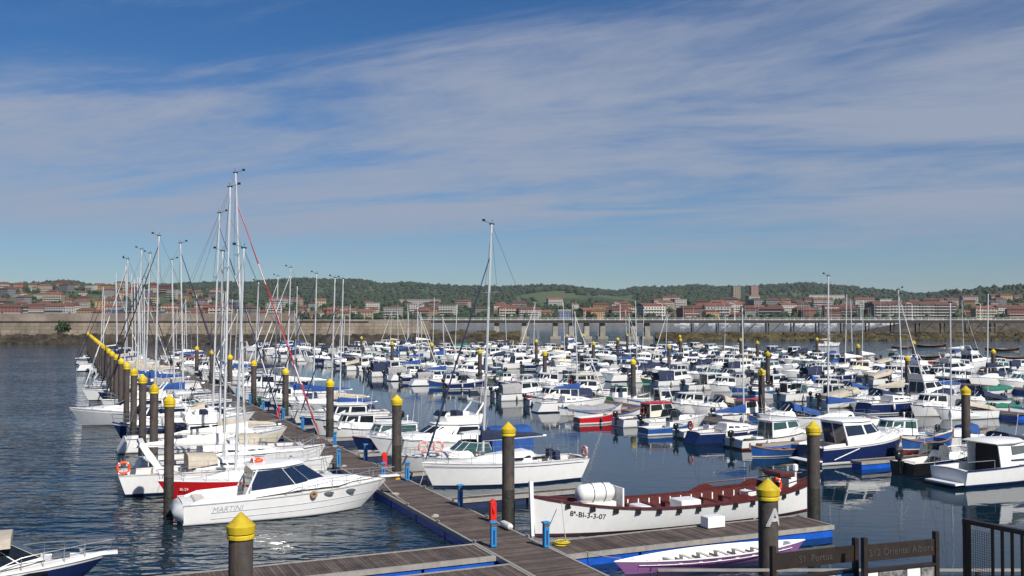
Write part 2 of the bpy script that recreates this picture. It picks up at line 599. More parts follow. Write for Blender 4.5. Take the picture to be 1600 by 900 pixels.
class Hull:
    """hull lines: x forward, origin amidships on the water"""

    def __init__(s, L, B, fb0, fb1, tw=0.8, rake=0.5, p=2.2, flare=0.85, sheer=2.0, dip=0.0, double=False, n=14, full=0.45, draft=0.35, trake=0.0):
        s.L, s.B, s.fb0, s.fb1, s.tw, s.rake, s.p, s.flare, s.sh, s.dip, s.double, s.n, s.full, s.draft, s.trake = L, B, fb0, fb1, tw, rake, p, flare, sheer, dip, double, n, full, draft, trake

    def t(s, x):
        return (x + s.L / 2) / s.L

    def hb(s, t):
        if s.double:
            return s.B / 2 * max(0.0, 1 - abs(2 * t - 1) ** s.p)
        if t < s.full:
            return s.B / 2 * (s.tw + (1 - s.tw) * sm(t / s.full))
        return s.B / 2 * max(0.0, 1 - ((t - s.full) / (1 - s.full)) ** s.p)

    def z(s, t):
        if s.double:
            k = abs(2 * t - 1) ** s.sh
            return (s.fb0 if t < 0.5 else s.fb1) * k + s.dip * (1 - k)
        return s.fb0 + (s.fb1 - s.fb0) * t ** s.sh - s.dip * math.sin(math.pi * t)

    def hull(s, mats, stripe=0.14, name='hull', rows=(0.3, 0.62, 0.86)):
        """mats: bottom, boot stripe, side, sheer band"""
        mb = MB()
        rings = []
        for i in range(s.n + 1):
            t = i / s.n
            t = 1 - (1 - t) ** 1.25 if not s.double else t
            x = -s.L / 2 + t * s.L
            hb, zs = s.hb(t), s.z(t)
            e = t ** 4 if not s.double else (abs(2 * t - 1) ** 4) * (1 if t > 0.5 else -1)
            wl = hb * (s.flare - (0.25 * t ** 3 if not s.double else 0.15))
            aft = (1 - t) ** 6 * s.trake
            pts = []
            prof = [(-s.draft, 0.0), (-0.12, 0.72), (0.03, 0.0), (0.03 + stripe, 0.0)]
            pts.append((x - s.rake * e + aft, 0.0, -s.draft))
            pts.append((x - s.rake * e + aft, wl * 0.8, -0.12))
            for z in [0.03, 0.03 + stripe] + [0.03 + stripe + (zs - 0.03 - stripe) * k for k in rows] + [zs]:
                k = max(0, z / zs)
                y = wl + (hb - wl) * k ** 0.8
                pts.append((x - s.rake * e * (1 - k) + aft * (1 - k), y, z))
            rings.append(pts)
        m = len(rings[0])
        for side in (1, -1):
            o = len(mb.v)
            for r in rings:
                mb.v += [(p[0], p[1] * side, p[2]) for p in r]
            for i in range(len(rings) - 1):
                for j in range(m - 1):
                    q = (o + i * m + j, o + (i + 1) * m + j, o + (i + 1) * m + j + 1, o + i * m + j + 1)
                    mb.f.append(q if side < 0 else q[::-1])
                    mi = 0 if j < 2 else 1 if j == 2 else 3 if j == m - 2 else 2
                    mb.m.append(mi)
        if not s.double:       # transom, banded like the sides
            for j in range(m - 1):
                a, b = rings[0][j], rings[0][j + 1]
                mb.add([(a[0], a[1], a[2]), (a[0], -a[1], a[2]), (b[0], -b[1], b[2]), (b[0], b[1], b[2])], [(0, 3, 2, 1)], 0 if j < 2 else 1 if j == 2 else 2)
        return mb.mesh(name, mats, 50)

    def xs(s, t0, t1, n):
        return [t0 + (t1 - t0) * i / n for i in range(n + 1)]

    def deck(s, mats, c0=None, c1=None, side=0.28, floor=0.35, drop=0.02, camber=0.05, name='deck'):
        """deck with an open cockpit between t=c0 and t=c1; mats: deck, cockpit sole"""
        mb = MB()
        eps = 0.002

        def row(t):
            x = -s.L / 2 + t * s.L
            hb, z = max(s.hb(t) - 0.02, 0.0), s.z(t) - drop
            return x, hb, z

        def sole(t, w):
            h0, zs = s.hb(t), s.z(t)
            wl = h0 * (s.flare - (0.25 * t ** 3 if not s.double else 0.15))
            return max(min(w, wl + (h0 - wl) * max(0, min(1, floor / zs)) ** 0.8 - 0.05), 0.01)
        segs = []
        if c0 is None:
            segs = [(0.0 if not s.double else 0.01, 0.995, False)]
        else:
            lo = 0.0 if not s.double else 0.01
            if c0 > lo:
                segs.append((lo, c0, False))
            segs += [(c0, c1, True), (c1, 0.995, False)]
        for t0, t1, well in segs:
            ts = s.xs(t0, t1, 7)
            if not well:
                rings = []
                for t in ts:
                    x, hb, z = row(t)
                    rings.append([(x, -hb, z), (x, -hb * 0.5, z + camber * 0.8), (x, 0, z + camber), (x, hb * 0.5, z + camber * 0.8), (x, hb, z)])
                mb.loft(rings, 0, closed=False)
                # riser face at the ends next to a well
            else:
                for sg in (-1, 1):
                    rings = []
                    for t in ts:
                        x, hb, z = row(t)
                        w = max(hb - side, 0.02)
                        rr = [(x, hb * sg, z), (x, w * sg, z + 0.02), (x, sole(t, w) * sg, floor)]
                        rings.append(rr if sg < 0 else rr[::-1])
                    mb.loft(rings, 0, closed=False)
                rings = []
                for t in ts:
                    x, hb, z = row(t)
                    w = max(hb - side, 0.02)
                    rings.append([(x, -sole(t, w), floor), (x, sole(t, w), floor)])
                mb.loft(rings, 1, closed=False)
                for t in (t0, t1):
                    x, hb, z = row(t)
                    w = max(hb - side, 0.02)
                    mb.add([(x, -w, floor), (x, w, floor), (x, w, z + 0.04), (x, -w, z + 0.04)], [(0, 1, 2, 3)], 0)
        return mb.mesh(name, mats, 40)

    def sheerline(s, inset=0.0, dz=0.0, t0=0.0, t1=1.0, n=16, side=1):
        return [(-s.L / 2 + t * s.L - (0.02 if t > 0.99 else 0), side * max(s.hb(t) - inset, 0.0), s.z(t) + dz) for t in s.xs(t0, t1, n)]

    def gunwale(s, m, r=0.035, t0=0.0, t1=1.0):
        mb = MB()
        pts = s.sheerline(0, 0.0, t0, t1, 16, 1)
        other = s.sheerline(0, 0.0, t0, t1, 16, -1)
        if t1 > 0.99:
            pts = pts + other[::-1][1:]
            mb.tube(pts, r, 5)
        else:
            mb.tube(pts, r, 5)
            mb.tube(other, r, 5)
        return mb.mesh('rubbing_strake', m)

    def rail(s, t0, t1, h=0.55, r=0.016, posts=5, inset=0.12, mid=True, closed=True, over=0.12):
        mb = MB()
        tops = {}
        for sd in (1, -1):
            base = s.sheerline(inset, 0.0, t0, t1, posts, sd)
            top = [(p[0] + (over if i == posts else 0), p[1], p[2] + h * min(1, 0.45 + 0.55 * (i / 1.2))) for i, p in enumerate(base)]
            for a, b in zip(base, top):
                mb.tube([a, b], r * 0.8, 4)
            mb.tube(top, r, 5)
            if mid:
                mb.tube([((a[0] + b[0]) / 2, (a[1] + b[1]) / 2, a[2] * 0.5 + b[2] * 0.5) for a, b in zip(base, top)], r * 0.55, 4)
            tops[sd] = top[-1]
        if closed:
            mb.tube([tops[1], tops[-1]], r, 5)
        return mb.mesh('bow_rail', 'steel')


def ring8(x0, x1, w, wf, ch, z, xm=None, zf=None):
    """plan outline of a deckhouse, zf lifts the front"""
    xm = xm if xm is not None else x0 + (x1 - x0) * 0.5
    zf = z if zf is None else zf

    def zz(x):
        return z + (zf - z) * (x - x0) / max(x1 - x0, 1e-6)
    return [(x0, -w, z), (xm, -w, zz(xm)), (x1 - ch, -wf, zz(x1 - ch)), (x1, -wf * 0.5, zf), (x1, wf * 0.5, zf), (x1 - ch, wf, zz(x1 - ch)), (xm, w, zz(xm)), (x0, w, z)]


def lerp3(a, b, t):
    return (a[0] + (b[0] - a[0]) * t, a[1] + (b[1] - a[1]) * t, a[2] + (b[2] - a[2]) * t)


def pane(lo, hi, i, u0, u1, v0, v1):
    j = (i + 1) % len(lo)
    A, B, C, D = lo[i], lo[j], hi[j], hi[i]

    def pt(u, v):
        return lerp3(lerp3(A, B, u), lerp3(D, C, u), v)
    return [pt(u0, v0), pt(u1, v0), pt(u1, v1), pt(u0, v1)]


def house(pr, lo, hi, wall='gel_white', glass='glass_dark', v=(0.42, 0.9), panels=(0, 1, 2, 3, 4, 5, 6), roof=0.1, ov=0.06, roof_m=None, aft=None, name='cabin', margin=0.07, split=()):
    """a deckhouse between two 8-point outlines; a pane for each wall panel"""
    mb = MB().loft([lo, hi], 0)
    cab = pr.part(name, mb.mesh(name, wall, 25))
    for i in panels:
        nsp = 2 if i in split else 1
        for k in range(nsp):
            u0 = margin + k * (1 - margin) / nsp
            u1 = (k + 1) * (1 - margin) / nsp - (margin * 0.4 if k + 1 < nsp else 0)
            pr.part('window', MB().slab(pane(lo, hi, i, u0, u1, v[0], v[1])).mesh('window', glass, 0), cab)
    if aft == 'door':
        pr.part('door', MB().slab(pane(lo, hi, 7, 0.3, 0.7, 0.02, 0.94)).mesh('door', glass, 0), cab)
    elif aft == 'open':
        pr.part('doorway', MB().slab(pane(lo, hi, 7, 0.08, 0.92, 0.02, 0.94)).mesh('doorway', 'glass_dark', 0), cab)
    elif aft == 'glass':
        for u0, u1 in ((0.05, 0.48), (0.52, 0.95)):
            pr.part('door', MB().slab(pane(lo, hi, 7, u0, u1, 0.05, 0.92)).mesh('door', glass, 0), cab)
    if roof:
        cx = sum(p[0] for p in hi) / 8
        def ex(k, dz):
            out = []
            for p in hi:
                dx, dy = p[0] - cx, p[1]
                l = max(math.hypot(dx, dy), 1e-6)
                out.append((p[0] + dx / l * k, p[1] + dy / l * k, p[2] + dz))
            return out
        rf = MB().loft([ex(ov * 0.6, 0.0), ex(ov, 0.03), ex(ov, 0.05), ex(-0.1, roof), ex(-0.45, roof + 0.03)], 0)
        pr.part('roof', rf.mesh('roof', roof_m or wall, 40), cab)
    return cab


def outboard(pr, x, z, s=1.0, y=0.0, m='engine_black'):
    mb = MB()
    rings = []
    for zz, k, dx in ((0.30, 0.55, 0.0), (0.36, 0.9, -0.02), (0.58, 1.0, -0.03), (0.72, 0.85, -0.02), (0.78, 0.5, 0.0)):
        rings.append([(x + (-0.20 + dx + cx * 0.23 * k) * s, y + cy * 0.155 * k * s, z + zz * s) for cx, cy in ((-1, -0.6), (-0.5, -1), (0.6, -1), (1, -0.6), (1, 0.6), (0.6, 1), (-0.5, 1), (-1, 0.6))])
    mb.loft(rings)
    mo = pr.part('outboard_motor', mb.mesh('outboard_motor', m, 45))
    lg = MB()
    lg.box(x - 0.28 * s, x - 0.12 * s, y - 0.06 * s, y + 0.06 * s, z - 0.45 * s, z + 0.32 * s)
    lg.box(x - 0.14 * s, x + 0.06 * s, y - 0.11 * s, y + 0.11 * s, z - 0.02 * s, z + 0.24 * s)
    pr.part('motor_leg', lg.mesh('motor_leg', m, 0), mo)


def fender(pr, x, y, z, m='fender_white', l=0.55, r=0.11):
    f = pr.part('fender', MB().lathe([(0.02, -l / 2), (r * 0.7, -l / 2 + 0.04), (r, -l / 2 + 0.1), (r, l / 2 - 0.1), (r * 0.7, l / 2 - 0.04), (0.02, l / 2 + 0.03)], 8, (x, y, z)).mesh('fender', m))
    pr.part('fender_line', MB().tube([(x, y, z + l / 2), (x, y * 0.96, z + l / 2 + 0.45)], 0.01, 3).mesh('fender_line', 'rope'), f)


def lifebuoy(pr, c, axis='x', m='orange_ring', Rr=0.30):
    b = pr.part('lifebuoy', MB().torus(c, Rr, 0.075, axis, m=0).mesh('lifebuoy', m))
    mb = MB()
    for k in range(4):
        A = math.pi / 4 + k * math.pi / 2
        u, w = Rr * math.cos(A), Rr * math.sin(A)
        p = {'x': (0, u, w), 'y': (u, 0, w), 'z': (u, w, 0)}[axis]
        q = Vector((c[0] + p[0], c[1] + p[1], c[2] + p[2]))
        mb.box(q.x - 0.06, q.x + 0.06, q.y - 0.06, q.y + 0.06, q.z - 0.085, q.z + 0.085)
    pr.part('reflective_band', mb.mesh('reflective_band', 'white_paint', 0), b)


def canopy(pr, x0, x1, w, z0, z1, h0, h1, m='canvas_navy', n=6, name='canopy', sides=True):
    """canvas hood of arched hoops from x0 (aft) to x1"""
    mb = MB()
    rings = []
    for i in range(n + 1):
        t = i / n
        x = x0 + (x1 - x0) * t
        zb, h = z0 + (z1 - z0) * t, h0 + (h1 - h0) * t
        h = h * (1 - 0.03 * (i % 2))
        ww = w * (1 - 0.06 * abs(2 * t - 1))
        pts = []
        for k in range(9):
            A = math.pi * k / 8
            pts.append((x, -ww * math.copysign(abs(math.cos(A)) ** 0.5, math.cos(A)), zb + h * math.sin(A) ** 0.55))
        rings.append(pts)
    mb.loft(rings, 0, closed=True)
    pr.part(name, mb.mesh(name, m, 40))


def tarp(pr, H, t0, t1, ridge, m, name='boat_cover'):
    mb = MB()
    rings = []
    for i, t in enumerate(H.xs(t0, t1, 9)):
        x = -H.L / 2 + t * H.L
        hb, z = H.hb(t) + 0.03, H.z(t)
        r = ridge * (0.85 + 0.15 * math.sin(i * 2.1)) * (1 if 0 < i < 9 else 0.5)
        rings.append([(x, -hb, z - 0.12), (x, -hb, z + 0.03), (x, -hb * 0.5, z + r * 0.62), (x, 0, z + r), (x, hb * 0.5, z + r * 0.62), (x, hb, z + 0.03), (x, hb, z - 0.12)])
    mb.loft(rings, 0, closed=False)
    pr.part(name, mb.mesh(name, m, 30))


WHITE = ('antifoul', 'gel_white', 'gel_white', 'gel_white')


def antenna(pr, x, y, z, h, lean=0.0):
    pr.part('antenna', MB().tube([(x, y, z), (x - lean, y, z + h)], 0.014, 4, r1=0.006).mesh('antenna', 'white_paint'))


def wheelhouse_boat(L=6.4, hull=WHITE, wall='gel_white', glass='glass_dark', roof_m=None, out=True, canvas=None, lod=0, cab=(0.02, 0.46), h=1.35, strake='gel_navy', aft='open', ring=False):
    pr = Proto()
    B = L * 0.36
    H = Hull(L, B, 0.75, 1.15, tw=0.86, rake=0.55, p=2.3)
    pr.part('hull', H.hull(hull))
    pr.part('deck', H.deck(['deck_white', 'deck_grey'], 0.03, 0.42, 0.22, 0.38))
    pr.part('rubbing_strake', H.gunwale(strake))
    x0, x1 = L * (cab[0] - 0.12), L * (cab[1] - 0.12)
    w = B * 0.36
    zd = 0.62
    lo = ring8(x0, x1, w, w * 0.9, 0.28, zd, zf=H.z(0.8) + 0.02)
    hi = ring8(x0 + 0.05, x1 - 0.5, w * 0.9, w * 0.78, 0.25, zd + h, zf=zd + h + 0.02)
    house(pr, lo, hi, wall, glass, (0.52, 0.93), roof=0.09, ov=0.12, roof_m=roof_m, aft=aft)
    fw = ring8(x1 - 0.3, L * 0.40, w * 0.9, w * 0.42, 0.3, H.z(0.75) - 0.02, zf=H.z(0.9))
    fh = ring8(x1 - 0.25, L * 0.33, w * 0.75, w * 0.35, 0.25, H.z(0.75) + 0.33, zf=H.z(0.85) + 0.15)
    pr.part('foredeck_trunk', MB().loft([fw, fh], 0).mesh('foredeck_trunk', wall, 30))
    if canvas:
        canopy(pr, -L * 0.46, x0 + 0.02, w * 1.0, 0.8, 0.8, h * 0.75, h * 0.86, canvas)
    if out:
        outboard(pr, -L / 2, 0.62, 1.0)
    if lod == 0:
        pr.part('bow_rail', H.rail(0.62, 0.985, 0.5))
        antenna(pr, x0 + 0.3, w * 0.6, zd + h + 0.1, 1.8, 0.2)
        fender(pr, -L * 0.2, -(H.hb(0.3) + 0.09), 0.45)
        fender(pr, L * 0.12, -(H.hb(0.62) + 0.09), 0.5, 'fender_navy')
    if ring:
        lifebuoy(pr, (x0 - 0.06, w * 0.3, zd + 0.7), 'x')
    g = random.Random(int(L * 100) + len(wall) + len(glass) + (7 if canvas else 0))
    if lod == 0:
        for k in range(g.randint(2, 4)):
            pr.part('fishing_rod', MB().tube([(x0 + 0.15, -w * 0.7 + k * 0.3, zd + h), (x0 - 0.35, -w * 0.7 + k * 0.36, zd + h + g.uniform(1.0, 1.7))], 0.011, 3).mesh('fishing_rod', 'rigging'))
        pr.part('roof_light', MB().lathe([(0.03, 0), (0.03, 0.3), (0.07, 0.32), (0.07, 0.44), (0.02, 0.46)], 6, (x0 + 0.5, 0, zd + h + 0.1)).mesh('roof_light', 'white_paint'))
        fender(pr, -L * 0.05, H.hb(0.45) + 0.09, 0.45, 'fender_navy')
        pr.part('mooring_buoy', MB().lathe([(0.02, -0.18), (0.13, -0.12), (0.18, 0), (0.13, 0.12), (0.03, 0.2)], 8, (L * 0.3, g.choice((-1, 1)) * (H.hb(0.8) * 0.6), H.z(0.8) + 0.2)).mesh('mooring_buoy', g.choice(('orange_ring', 'fender_white', 'cap_yellow'))))
    pr.part('cockpit_crate', MB().box(-L * 0.38, -L * 0.29, -w * 0.6, -w * 0.05, 0.4, 0.72, bev=0.03).mesh('cockpit_crate', g.choice(('post_blue', 'cushion_dark', 'teak', 'post_red')), 0))
    pr.part('engine_box', MB().box(-L * 0.24, -L * 0.15, -0.3, 0.35, 0.4, 0.8, bev=0.03).mesh('engine_box', g.choice(('gel_white', 'cushion_dark', 'gel_grey')), 0))
    return pr


def cuddy_boat(L=6.6, hull=WHITE, glass='glass_dark', cover=None, arch=False, lod=0, strake='gel_grey', out=True, hardtop=False, cab='gel_white'):
    pr = Proto()
    B = L * 0.36
    H = Hull(L, B, 0.8, 1.2, tw=0.88, rake=0.9, p=2.1)
    pr.part('hull', H.hull(hull))
    pr.part('deck', H.deck(['deck_white', 'vinyl'], 0.04, 0.5, 0.24, 0.4))
    pr.part('rubbing_strake', H.gunwale(strake, 0.028))
    w = B * 0.37
    lo = ring8(-L * 0.02, L * 0.40, w, w * 0.45, 0.7, H.z(0.55) - 0.05, zf=H.z(0.9))
    hi = ring8(0.0, L * 0.26, w * 0.8, w * 0.42, 0.5, H.z(0.55) + 0.42, zf=H.z(0.75) + 0.22)
    house(pr, lo, hi, cab, 'glass_dark', (0.4, 0.8), panels=(1, 5), roof=0, name='cuddy', margin=0.12)
    zc = H.z(0.55) + 0.40
    xw = L * 0.06
    wl_ = ring8(-L * 0.16, xw + 0.35, w * 0.92, w * 0.75, 0.35, zc - 0.3, zf=zc)
    wh = ring8(-L * 0.13, xw - 0.3, w * 0.85, w * 0.62, 0.3, zc + 0.42, zf=zc + 0.5)
    fr = MB()
    for i in range(8):
        if i < 7:
            fr.tube([wh[i], wh[(i + 1) % 8]] if i != 7 else [wh[0], wh[0]], 0.022, 4)
        fr.tube([wl_[i], wh[i]], 0.018, 4)
    ws = pr.part('windscreen_frame', fr.mesh('windscreen_frame', 'steel' if not hardtop else 'white_paint'))
    for i in (0, 1, 2, 3, 4, 5, 6):
        pr.part('windscreen', MB().slab(pane(wl_, wh, i, 0.03, 0.97, 0.05, 0.97), 0.015, off=0.0).mesh('windscreen', glass, 0), ws)
    if hardtop:
        top = [[(p[0] * 1.0 - (0.5 if p[0] < 0 else 0), p[1] * 1.1, zc + 0.95 + dz) for p in wh] for dz in (0, 0.05)]
        top.append([(p[0] * 0.9 - (0.45 if p[0] < 0 else 0), p[1] * 0.9, zc + 1.04) for p in wh])
        ht = pr.part('hardtop', MB().loft(top).mesh('hardtop', 'gel_white', 40))
        for p in (wh[0], wh[7], wh[2], wh[5]):
            pr.part('hardtop_post', MB().tube([p, (p[0] * 1.05, p[1] * 1.05, zc + 0.96)], 0.025, 5).mesh('hardtop_post', 'steel'), ht)
    if cover:
        canopy(pr, -L * 0.46, xw - 0.3, w * 1.08, 0.80, zc + 0.05, 0.42, 0.62, cover)
    if arch:
        a = MB()
        pts = [(-L * 0.2, -w * 1.1, 0.85), (-L * 0.26, -w * 0.95, zc + 0.9), (-L * 0.27, 0, zc + 1.0), (-L * 0.26, w * 0.95, zc + 0.9), (-L * 0.2, w * 1.1, 0.85)]
        a.tube(pts, 0.09, 6)
        pr.part('radar_arch', a.mesh('radar_arch', 'gel_white'))
    st = MB().box(-L * 0.45, -L * 0.37, -w * 0.85, w * 0.85, 0.42, 0.85, bev=0.05)
    pr.part('stern_bench', st.mesh('stern_bench', 'vinyl'))
    if out:
        outboard(pr, -L / 2, 0.62, 1.1)
    if lod == 0:
        pr.part('bow_rail', H.rail(0.6, 0.985, 0.42))
        fender(pr, -L * 0.15, -(H.hb(0.35) + 0.09), 0.5)
        fender(pr, L * 0.15, -(H.hb(0.65) + 0.09), 0.5)
        antenna(pr, -L * 0.1, w * 0.7, zc + 0.4, 1.6, 0.3)
        fender(pr, L * 0.02, H.hb(0.52) + 0.09, 0.5, 'fender_navy')
        pr.part('anchor', MB().tube([(L / 2 + 0.12, 0, H.z(1) - 0.02), (L / 2 - 0.5, 0, H.z(0.95) + 0.06)], 0.03, 5).mesh('anchor', 'steel'))
    pr.part('helm_seat', MB().box(-L * 0.16, -L * 0.09, -w * 0.7, -w * 0.15, 0.4, 1.05, bev=0.05).mesh('helm_seat', 'cushion_dark' if arch or out else 'vinyl', 0))
    return pr


def open_boat(L=5.2, hull=('antifoul', 'gel_white', 'gel_white', 'gel_white'), cover=None, lod=0, out='engine_black', strake='gel_grey', console=True, tilt=False):
    pr = Proto()
    B = L * 0.37
    H = Hull(L, B, 0.62, 0.95, tw=0.86, rake=0.6, p=2.2)
    pr.part('hull', H.hull(hull))
    pr.part('deck', H.deck(['deck_white', 'deck_grey'], 0.04, 0.72, 0.16, 0.25))
    pr.part('rubbing_strake', H.gunwale(strake, 0.03))
    if cover:
        tarp(pr, H, 0.02, 0.8, 0.42, cover)
    else:
        for t in (0.2, 0.48):
            x = -L / 2 + t * L
            hb = H.hb(t) - 0.17
            pr.part('thwart', MB().box(x - 0.13, x + 0.13, -hb, hb, 0.44, 0.49).mesh('thwart', 'teak', 0))
        if console:
            lo = ring8(-0.15, 0.45, 0.33, 0.3, 0.1, 0.25)
            hi = ring8(-0.1, 0.25, 0.3, 0.26, 0.08, 1.05, zf=0.95)
            house(pr, lo, hi, 'gel_white', 'glass_grey', (1.02, 1.35), panels=(2, 3, 4), roof=0, name='console')
    if out:
        outboard(pr, -L / 2, 0.5, 0.95, m=out)
    if lod == 0:
        fender(pr, 0, -(H.hb(0.5) + 0.08), 0.4, 'fender_navy', 0.45, 0.09)
    return pr


def trad_boat(L=5.5, m='gel_blue', inner='gel_white', lod=0, cover=None, cabin=False, wood='teak'):
    pr = Proto()
    H = Hull(L, L * 0.33, 0.85, 1.0, double=True, p=2.3, sheer=2.2, dip=0.5, rake=0.25, flare=0.82)
    pr.part('hull', H.hull(('antifoul_red', 'gel_white', m, m), 0.06))
    pr.part('deck', H.deck([inner, 'deck_grey'], 0.22, 0.74, 0.12, 0.2))
    pr.part('gunwale', H.gunwale(wood if m != 'gel_white' else 'gel_blue', 0.04))
    for t in (0.34, 0.5, 0.63):
        if cover:
            break
        x = -L / 2 + t * L
        hb = H.hb(t) - 0.13
        pr.part('thwart', MB().box(x - 0.12, x + 0.12, -hb, hb, 0.36, 0.41).mesh('thwart', wood, 0))
    if cover:
        tarp(pr, H, 0.12, 0.85, 0.5, cover)
    if cabin:
        lo = ring8(-0.3, L * 0.2, L * 0.11, L * 0.1, 0.15, 0.4)
        hi = ring8(-0.28, L * 0.17, L * 0.1, L * 0.09, 0.15, 1.75)
        house(pr, lo, hi, 'gel_white', 'glass_dark', (0.55, 0.9), roof=0.07, ov=0.12, roof_m='gel_blue' if m == 'gel_blue' else m, aft='open', name='wheelhouse')
    for sg in (1, -1):
        x = sg * (L / 2 - 0.03)
        pr.part('stem_post', MB().box(x - 0.05, x + 0.05, -0.04, 0.04, 0.55, (H.fb1 if sg > 0 else H.fb0) + 0.14).mesh('stem_post', wood, 0))
    return pr


def fly_boat(L=9.0, hull=WHITE, lod=0, canvas='canvas_navy'):
    pr = Proto()
    B = L * 0.34
    H = Hull(L, B, 1.0, 1.65, tw=0.9, rake=1.1, p=2.1)
    pr.part('hull', H.hull(hull))
    pr.part('deck', H.deck(['deck_white', 'teak'], 0.03, 0.26, 0.25, 0.55))
    pr.part('rubbing_strake', H.gunwale('gel_grey', 0.035))
    w = B * 0.4
    lo = ring8(-L * 0.24, L * 0.22, w, w * 0.8, 0.5, 1.0, zf=1.35)
    hi = ring8(-L * 0.22, L * 0.06, w * 0.86, w * 0.66, 0.4, 2.25, zf=2.3)
    house(pr, lo, hi, 'gel_white', 'glass_dark', (0.42, 0.88), roof=0.12, ov=0.15, aft='glass')
    tk = ring8(L * 0.1, L * 0.42, w * 0.8, w * 0.35, 0.7, 1.3, zf=H.z(0.92))
    th = ring8(L * 0.1, L * 0.33, w * 0.66, w * 0.3, 0.6, 1.78, zf=H.z(0.85) + 0.16)
    pr.part('foredeck_trunk', MB().loft([tk, th]).mesh('foredeck_trunk', 'gel_white', 30))
    fl = ring8(-L * 0.24, L * 0.02, w * 0.84, w * 0.62, 0.4, 2.36)
    fh = ring8(-L * 0.25, L * 0.05, w * 0.88, w * 0.62, 0.4, 2.95, zf=2.85)
    fi = ring8(-L * 0.24, L * 0.03, w * 0.78, w * 0.54, 0.4, 2.93, zf=2.83)
    fb = ring8(-L * 0.23, L * 0.01, w * 0.76, w * 0.54, 0.4, 2.5)
    fy = pr.part('flybridge', MB().loft([fl, fh, fi, fb]).mesh('flybridge', 'gel_white', 30))
    pr.part('windscreen', MB().loft([[(p[0], p[1], p[2]) for p in fh[2:6]], [(p[0] - 0.25, p[1] * 0.92, p[2] + 0.35) for p in fh[2:6]]], closed=False).mesh('windscreen', 'glass_dark', 0), fy)
    pr.part('helm_seat', MB().box(-L * 0.13, -L * 0.08, -0.6, 0.6, 2.5, 3.15, bev=0.06).mesh('helm_seat', canvas))
    ar = MB().tube([(-L * 0.2, -w * 0.86, 2.9), (-L * 0.26, -w * 0.75, 3.7), (-L * 0.26, w * 0.75, 3.7), (-L * 0.2, w * 0.86, 2.9)], 0.07, 6)
    pr.part('radar_arch', ar.mesh('radar_arch', 'gel_white'))
    if lod == 0:
        pr.part('bow_rail', H.rail(0.5, 0.985, 0.6, posts=6))
        for x in (-0.3, 0.0, 0.25):
            fender(pr, L * x, -(H.hb(H.t(L * x)) + 0.1), 0.6)
        antenna(pr, -L * 0.25, 0.7, 3.7, 2.2, 0.3)
    return pr


